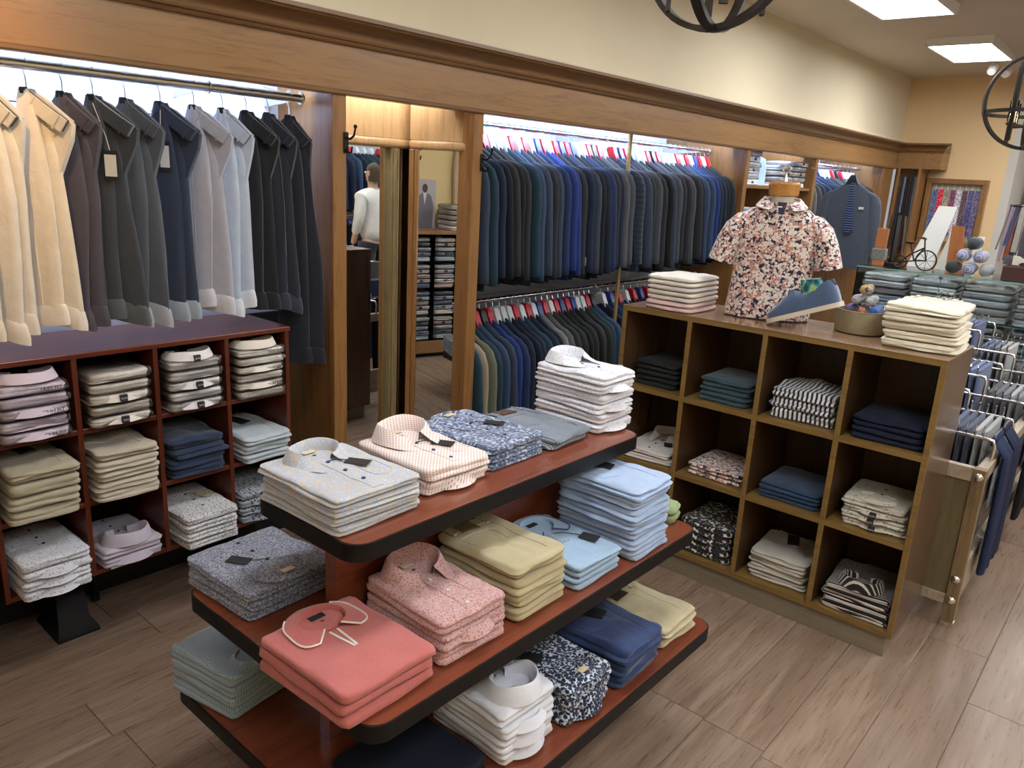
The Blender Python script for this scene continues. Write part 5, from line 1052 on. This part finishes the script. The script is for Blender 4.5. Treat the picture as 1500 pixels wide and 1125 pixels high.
# ---------------------------------------------------------------- far wall
tf = thing('necktie_display', 'oak framed wall display of hanging neckties on the tan wall', 'tie display', (9.27, 1.95, 1.30)); H_ = .50; W_ = .285
for y0, y1, z0, z1 in ((-W_,W_,H_-.05,H_),(-W_,W_,-.18,-.13),(-W_,-W_+.05,-.13,H_-.05),(W_-.05,W_,-.13,H_-.05)): MB().bevbox(-.05,.028,y0,y1,z0,z1,.004).build('frame', OAKZ, tf)
MB().box(.015,.028,-W_+.05,W_-.05,-.13,H_-.05).build('back', plain('frame_back', (.42,.38,.30), .7), tf)
for k, c in enumerate(((.07,.09,.20),(.50,.02,.05),(.22,.20,.15),(.14,.03,.07),(.40,.36,.42),(.07,.04,.06),(.05,.05,.16),(.10,.09,.17))):
    y = W_-.085-k*.057; MB().rings([[(dx, y+s*w_, z) for s in (-1,1) for dx in ((0,.012) if s < 0 else (.012,0))] for w_, z in ((.022,H_-.11),(.026,.1),(.028,-.06),(.004,-.10))]).build('necktie', fabric('frame_tie_%d' % k, c, tuple(min(1, q*2+.05) for q in c), 'print', .5, bumps=.05), tf)
    MB().tube([(.006,y,H_-.11),(.006,y,H_-.06)], .004, 5).build('tie_hook', CARDW, tf)
fc = thing('end_cabinet', 'oak end cabinet with crown moulding on the tan wall', 'cabinet', (9.0, 2.30, 0))
MB().box(.0,.29,-.22,.26,1.88,2.04).build('fascia_board', OAK, fc)
cp = [(y-2.50, z) for y, z in crown_prof()]; MB().rings([[(p[0]+.0, -.22+p[0]*.9 if p[0] < 0 else -.22, p[1]) for p in cp[1:-1]] + [(.29,-.22,2.13),(.29,-.22,2.04)], [(p[0]+.0, .26, p[1]) for p in cp[1:-1]] + [(.29,.26,2.13),(.29,.26,2.04)]]).build('crown', OAKDK, fc, 30)
MB().bevbox(0,.29,-.05,-.02,0,1.88,.003).build('side_panel', OAKZ, fc); MB().box(.27,.29,-.02,.26,0,1.88).build('back_panel', OAKLT, fc); MB().bevbox(0,.03,.155,.18,0,1.88,.003).build('stile', OAKZ, fc)
MB().box(.255,.265,.185,.25,.4,1.70).build('mirror_pane', MIRROR, fc); MB().bevbox(.02,.27,-.02,.26,.95,.97,.002).build('shelf', OAK, fc)
hb = thing('hanging_belts', 'row of dark leather belts hanging in the oak end cabinet', 'belts', (9.06, 2.368, 1.80)); MB().tube([(0,-.08,0),(0,.08,0)], .006, 6).build('belt_bar', CHROME, hb)
for k in range(6): MB().bevbox(-.012,.012,-.078+k*.026,-.056+k*.026,-.72,.0,.003).build('belt', plain('hbelt_%d' % k, ((.16,.20,.26),(.02,.02,.03),(.03,.015,.02),(.01,.01,.012))[k % 4], .4), hb)
# white units and rack at the far right
wu = thing('white_cabinet', 'white open cabinet standing beyond the tie rack', 'cabinet', (9.9, 1.10, 0))
for y0, y1 in ((-.25,-.21),(.0,.04),(.25,.29)): MB().bevbox(0,.35,y0,y1,0,1.78,.004).build('side', WHITEP, wu)
for z in (.4,.8,1.2,1.74): MB().bevbox(0,.35,-.21,.25,z,z+.04,.003).build('shelf', WHITEP, wu)
MB().box(.33,.35,-.25,.29,0,1.78).build('back', plain('cab_back', (.62,.58,.46), .6), wu)
# ---------------------------------------------------------------- orb chandeliers
IRON = plain('dark_iron', (.028,.024,.022), .45, .5); BULB = emit('candle_bulb', (1.0,.72,.38), 18.0)
def chandelier(loc, rz, label):
    t = thing('orb_chandelier', label, 'chandelier', loc, R(rz), 'round iron chandeliers'); r = .25
    for k in range(2):
        m = MB(); n = 56; out = []
        for i in range(n+1):
            a = 2*PI*i/n; out.append([((r+dr)*math.cos(a), dy, (r+dr)*math.sin(a)) for dr, dy in ((-.008,-.014),(.008,-.014),(.008,.014),(-.008,.014))])
        m.rings(out, cap=False).xform(Matrix.Rotation(k*PI/2.4, 4, 'Z')); m.build('orb_ring', IRON, t, 50)
    m = MB(); out = []
    for i in range(57):
        a = 2*PI*i/56; out.append([((r+dr)*math.cos(a), (r+dr)*math.sin(a), dz-.06) for dr, dz in ((-.012,-.010),(-.006,-.010),(-.006,.010),(-.012,.010))])
    m.rings(out, cap=False).build('belt_ring', IRON, t, 50)
    for q in range(4):
        a = q*PI/2+.5; MB().bevbox(.13-.006,.13+.006,-.012,.012,-.212,.20,.002).xform(Matrix.Rotation(a, 4, 'Z')).build('upright_bar', IRON, t)
    MB().tube([(0,0,-.14),(0,0,r)], .009, 8).build('stem', IRON, t, True); MB().lathe([(.002,-.165),(.016,-.15),(.016,-.135),(.006,-.12)], n=12).build('finial', IRON, t, True)
    for k in range(4):
        a = k*PI/2+.4; c, s = math.cos(a), math.sin(a)
        MB().bevbox(-.004,.13,-.005,.005,-.135,-.122,.001).xform(Matrix.Rotation(a, 4, 'Z')).build('arm', IRON, t)
        MB().lathe([(.024,-.128),(.026,-.118),(.014,-.114),(.014,-.10)], (.12*c,.12*s,0), 14).build('candle_cup', IRON, t, 40)
        MB().lathe([(.003,-.10),(.010,-.085),(.012,-.07),(.007,-.05),(.002,-.032)], (.12*c,.12*s,0), 10).build('bulb', BULB, t, True)
        MB().rings([[(.12*c+rr*math.cos(q*PI/9), .12*s+rr*math.sin(q*PI/9), z) for q in range(18)] for rr, z in ((.023,-.112),(.023,.0),(.0215,.0),(.0215,-.112))], cap=False).build('glass_sleeve', GLASS, t, 40)
    top = 2.80-loc[2]; MB().tube([(0,0,r),(0,0,top-.02)], .006, 8).build('hanging_rod', IRON, t, True); MB().lathe([(.012,top-.035),(.05,top-.02),(.055,top)], n=20).build('ceiling_canopy', IRON, t, 40)
    return t
chandelier((2.138,1.140,2.290), 8, 'dark iron orb chandelier above the display table')
chandelier((5.36,.828,2.154), -62, 'dark iron orb chandelier above the trouser rack')
for i, (x, y) in enumerate(((8.15,1.62),(8.42,1.56))):
    t = thing('spotlight', 'small white spotlight on the ceiling, %s' % ('tilted to the tan wall' if i else 'beside the light panel'), 'spotlight', (x, y, 2.80), 0, 'ceiling spotlights')
    MB().lathe([(.012,-.06),(.012,0)], n=10).build('stem', WHITEP, t, 40); m = MB().lathe([(.030,-.05),(.036,-.04),(.036,.05),(.02,.056)], n=18); m.xform(Matrix.Translation((0,0,-.09)) @ Matrix.Rotation(R(50+i*20), 4, 'Y')); m.build('lamp_head', WHITEP, t, 40)

t = thing('track_spotlight', 'warm ceiling spotlight aimed at the fascia above the trousers', 'spotlight', (.25, 1.55, 2.80))
MB().lathe([(.012,-.06),(.012,0)], n=10).build('stem', WHITEP, t, 40); m = MB().lathe([(.036,-.05),(.038,-.045),(.038,.05),(.02,.056)], n=18); m.xform(Matrix.Translation((0,0,-.09)) @ Matrix.Rotation(R(-52), 4, 'X')); m.build('lamp_head', WHITEP, t, 40)
sl_ = bpy.data.lights.new('spot_lamp', 'SPOT'); sl_.energy = 110; sl_.color = (1.0,.62,.28); sl_.spot_size = R(75); sl_.spot_blend = .8; sl_.shadow_soft_size = .04
so = bpy.data.objects.new('spot_lamp', sl_); COL.objects.link(so); so.parent = t; so.location = (0, .06, -.13); so.rotation_euler = (R(58), 0, 0)
# ---------------------------------------------------------------- the side of the shop that the mirrors show
sv = thing('shirt_shelving', 'wooden wall shelving with glass shelves full of bagged shirts, seen in the mirror', 'shelving', (-.2, 1.23, 0)); SV = Matrix.Translation((.2, -1.23, 0))
SY = (.885,1.117,1.349,1.581); SZ = (.160,.383,.617,.848)
MB().bevbox(-.60,-.18,.60,1.72,1.078,1.104,.003).xform(SV).build('top_shelf', OAK, sv); MB().bevbox(-.59,-.20,.62,1.70,.04,.148,.003).xform(SV).build('kick_board', OAK, sv); MB().box(-.60,-.25,.64,1.68,0,.04).xform(SV).build('toe_recess', BLACK, sv)
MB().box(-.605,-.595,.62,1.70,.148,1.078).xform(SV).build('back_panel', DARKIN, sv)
for y in SY: MB().box(-.58,-.205,y-.003,y+.003,.148,1.078).xform(SV).build('glass_divider', GLASS, sv)
for z in SZ: MB().box(-.58,-.205,.62,1.70,z-.008,z).xform(SV).build('glass_shelf', GLASS, sv)
MC = [(.56,.55,.56),(.42,.48,.56),(.55,.40,.38),(.20,.22,.36),(.60,.60,.56),(.34,.40,.46),(.48,.44,.52),(.10,.12,.2),(.62,.55,.52)]
for ci in range(3):
    for ri, z in enumerate(SZ):
        for i in range(5):
            c = MC[(ci*5+ri*3+i*2) % 9]
            bag_shirt((-.375+jit(.008), (SY[ci]+SY[ci+1])/2+jit(.006), z+i*.041), R(90+jit(2)), c, lab(i, 5, 'bagged shirt', 'in the shelving %s, %s' % (('by the hats', 'under the poster', 'by the mirror')[ci], ('bottom row', 'second row', 'third row', 'top row')[ri])), 'bagged shirts in the wall shelving', w=.185, l=.30, h=.0385, seed=i+ci*9+ri*17, band=i % 2 == 1)
po = thing('poster', 'grey poster of a person in a grey suit, seen in the mirror', 'poster', (-.55, 1.295, 1.104)); PG = plain('poster_grey', (.42,.40,.42), .5)
MB().box(-.006,.0,-.108,.108,0,.42).build('poster_board', PG, po)
def flat(poly, mat, nm, d): MB().rings([[(d, y, z) for y, z in poly], [(d+.0006, y, z) for y, z in poly]]).build(nm, mat, po)
flat([(-.075,.0),(.065,.0),(.075,.2),(.06,.28),(.025,.305),(-.025,.305),(-.06,.28),(-.085,.2)], plain('poster_suit', (.16,.15,.17), .5), 'printed_suit', .0002)
flat([(-.018,.305),(0,.20),(.018,.305)], plain('poster_shirt', (.6,.6,.6), .5), 'printed_shirt', .0010)
flat([(.026*math.cos(q*PI/8), .345+.038*math.sin(q*PI/8)) for q in range(16)], plain('poster_head', (.07,.035,.025), .5), 'printed_head', .0010)
for i in range(5): bag_shirt((-.38+jit(.005), 1.09+jit(.005), 1.104+i*.045), R(90+jit(2)), (.60,.58,.52), lab(i, 5, 'white bagged shirt', 'on the shelving beside the poster'), 'white shirts beside the poster', w=.18, l=.28, h=.043, seed=i+70)
for i, (x, y, z, c) in enumerate(((-.38,.75,1.110,(.42,.32,.20)),(-.38,.75,1.200,(.24,.18,.10)))):
    t = thing('felt_hat', '%s hat stacked on the wall shelving, seen in the mirror' % ('lower tan','upper brown')[i], 'hat', (x, y, z), R(20*i), 'hats on the wall shelving'); t.rotation_euler = (0, 0, R(15*i))
    MB().lathe([(.06,0),(.075,.0),(.11,.008),(.115,.004),(.11,.002),(.07,-.004)], n=24).build('brim', fab(c), t, True); MB().lathe([(.07,0),(.072,.03),(.062,.075),(.03,.085),(.004,.078)], n=24).build('crown', fab(c), t, True)
for i, c in enumerate(((.50,.40,.27),(.30,.32,.36))):
    t = thing('hanging_scarf', '%s cloth hanging in folds beside the hats, seen in the mirror' % ('tan','grey')[i], 'scarf', (-.575, .955-.12*i, 1.80), 0, 'cloths beside the hats'); loft_tr([(0,0,0,.018,.04),(-.2,0,0,.022,.05),(-.5,0,0,.020,.045),(-.62,0,0,.018,.04)], 20, i*7, .007).build('folded_cloth', fab(c), t, 70); MB().tube([(0,0,0),(-.035,0,.01)], .005, 6).build('peg', BLACKM, t)
# jackets on the opposite wall
rail(5.2, 7.3, -2.16, 1.86, .012, 'chrome rail of jackets on the opposite wall, seen in the mirror', (5.23,7.25), YB)
row('light grey,teal navy,slate blue,denim blue,bright navy,navy,denim blue,navy,teal navy,slate blue,charcoal,navy,denim blue,black,bright navy'.split(','), 5.3, 6.9, -2.16, 1.86, 'on the opposite wall', 'jackets on the opposite wall', -1, 1)
row('black,charcoal,navy,ink,black,charcoal,navy,black'.split(','), 5.3, 6.9, -2.16, 1.02, 'low on the opposite wall', 'jackets low on the opposite wall', -1, 2)
rail(5.2, 7.3, -2.16, 1.02, .012, 'lower chrome rail of jackets on the opposite wall', (5.23,7.25), YB)
struct(MB().box(4.9, 7.6, YB, YB+.02, 0, 2.2).build('trim_opposite_panel', SLATW))
# shop assistant in white shirt, seen from behind in the mirror
def skin_mesh(name, chain, edges, mat, parent, sub=2):
    me = bpy.data.meshes.new(name); me.from_pydata([c[:3] for c in chain], edges, []); o = mk(name, me, mat, parent)
    sk = o.modifiers.new('skin', 'SKIN'); sk.use_smooth_shade = True
    for v, c in zip(me.skin_vertices[0].data, chain): v.radius = (c[3], c[4] if len(c) > 4 else c[3])
    me.skin_vertices[0].data[0].use_root = True
    o.modifiers.new('sub', 'SUBSURF').levels = sub; o.modifiers['sub'].render_levels = sub
    dg = bpy.context.evaluated_depsgraph_get(); m2 = bpy.data.meshes.new_from_object(o.evaluated_get(dg)); o.modifiers.clear(); o.data = m2
    if not m2.materials: m2.materials.append(mat)
    m2.polygons.foreach_set('use_smooth', [True]*len(m2.polygons))
    o.material_slots[0].link = 'OBJECT'; o.material_slots[0].material = mat; return o
SKIN = plain('skin', (.55,.33,.24), .5); HAIR = fab((.055,.035,.020), bumps=.8)
pe = thing('person', 'person in a white shirt standing with back to the mirror', 'person', (5.42, -1.0, 0), R(-8))
ch = [(0,0,.86,.10,.07),(0,0,1.02,.10,.07),(0,.0,1.20,.115,.07),(0,.01,1.31,.09,.055),(0,.005,1.38,.05,.05),(0,-.005,1.44,.05,.055),(0,-.012,1.52,.070,.088),(0,-.01,1.575,.066,.082),
      (.165,.01,1.315,.052),(.215,.015,1.08,.042),(.20,-.07,.88,.034),(.195,-.10,.80,.026,.036),(-.165,.01,1.315,.052),(-.215,.015,1.08,.042),(-.20,-.07,.88,.034),(-.195,-.10,.80,.026,.036),
      (.085,0,.80,.085),(.09,.0,.46,.058),(.09,.02,.09,.042),(-.085,0,.80,.085),(-.09,.0,.46,.058),(-.09,.02,.09,.042)]
ed = [(0,1),(1,2),(2,3),(3,4),(4,5),(5,6),(6,7),(3,8),(8,9),(9,10),(10,11),(3,12),(12,13),(13,14),(14,15),(0,16),(16,17),(17,18),(0,19),(19,20),(20,21)]
skin_mesh('body', ch, ed, SKIN, pe)
for s in (-1, 1):
    for k, (dx, L) in enumerate(((-.022,.050),(-.008,.058),(.007,.055),(.020,.044))): MB().tube([(s*(.195)+dx, -.115, .785), (s*.195+dx, -.122, .785-L*.5), (s*.195+dx, -.118, .785-L)], [.0085,.008,.006], 8).build('finger', SKIN, pe, True)
    MB().tube([(s*.172,-.115,.815),(s*.160,-.135,.785),(s*.163,-.140,.762)], [.010,.009,.007], 8).build('thumb', SKIN, pe, True)
    MB().rings([[(s*.072+.004*math.cos(q*PI/5), -.0+.014*math.sin(q*PI/5)+.005, 1.535+.028*math.cos(q*PI/5)*1) for q in range(10)], [(s*.082, .012+.016*math.sin(q*PI/5), 1.537+.030*math.cos(q*PI/5)) for q in range(10)]]).build('ear', SKIN, pe, True)
    MB().lathe([(.001,-.010),(.010,-.004),(.010,.004),(.001,.010)], (s*.030,-.085,1.545), 10).build('eye', CARDW, pe, True)
MB().rings([[(sx*w_, y, z) for sx, y in ((-1,-.085),(0,-.088-d),(1,-.085))] for w_, d, z in ((.006,.004,1.56),(.010,.014,1.53),(.014,.024,1.505),(.008,.006,1.495))]).build('nose', SKIN, pe, True)
MB().bevbox(-.022,.022,-.094,-.084,1.468,1.478,.003).build('mouth', plain('lips', (.40,.16,.14), .5), pe)
hr = MB(); out = []
for k in range(9):
    t_ = k/8; z = 1.455 + .190*t_; f = math.sqrt(max(0.02, 1-(max(0, t_-.35)/.66)**2.2))
    out.append([((.080*f+.006*nz(math.cos(a)*5, math.sin(a)*5, z*30))*math.cos(a), .006+(.098*f+.006*nz(math.cos(a)*6, math.sin(a)*6, z*30+4))*math.sin(a)*(1 if math.sin(a) > 0 else (.25 if t_ < .55 else .85)), z) for a in [2*PI*i/26 for i in range(26)]])
hr.rings(out).build('hair', HAIR, pe, 80)
SHW = fab((.72,.72,.70), bumps=.3)
skin_mesh('white_shirt', [(0,0,.80,.165,.13),(0,0,1.00,.165,.13),(0,0,1.20,.185,.13),(0,.012,1.315,.16,.11),(0,.008,1.405,.078,.078),(.185,.012,1.29,.078),(.225,.018,1.08,.060),(.205,-.065,.90,.046),(-.185,.012,1.29,.078),(-.225,.018,1.08,.060),(-.205,-.065,.90,.046)], [(0,1),(1,2),(2,3),(3,4),(3,5),(5,6),(6,7),(3,8),(8,9),(9,10)], SHW, pe)
skin_mesh('dark_trousers', [(0,0,.93,.150,.116),(.088,0,.78,.105),(.092,.0,.46,.078),(.092,.02,.07,.066),(-.088,0,.78,.105),(-.092,.0,.46,.078),(-.092,.02,.07,.066)], [(0,1),(1,2),(2,3),(0,4),(4,5),(5,6)], fab((.02,.022,.03)), pe)
for s in (-1, 1): MB().rings([[(s*.092+hx*math.cos(q*PI/6), yc+hy*math.sin(q*PI/6), z) for q in range(12)] for z, hx, hy, yc in ((0,.046,.135,-.05),(.03,.044,.132,-.05),(.06,.036,.09,-.02),(.09,.034,.05,.02))]).build('shoe', BLACK, pe, 50)
# white pouffe-like toy reflected low in the mirror niche
tag(MB().rings([[(.045*f*math.cos(q*PI/9)*(1+.1*nz(q, z*40, 1)), .045*f*math.sin(q*PI/9)*(1+.1*nz(q, z*40, 1)), z) for q in range(18)] for z, f in ((0,.7),(.02,.95),(.06,1),(.10,.9),(.13,.55),(.14,.1))]).build('woolly_doorstop', fabric('cloth_woolly', (.40,.40,.35), (.62,.62,.56), 'print', 1.2, bumps=.6), None, 70, (2.36, 2.70, 0)), 'small pale woolly doorstop on the floor before the mirror', 'doorstop')
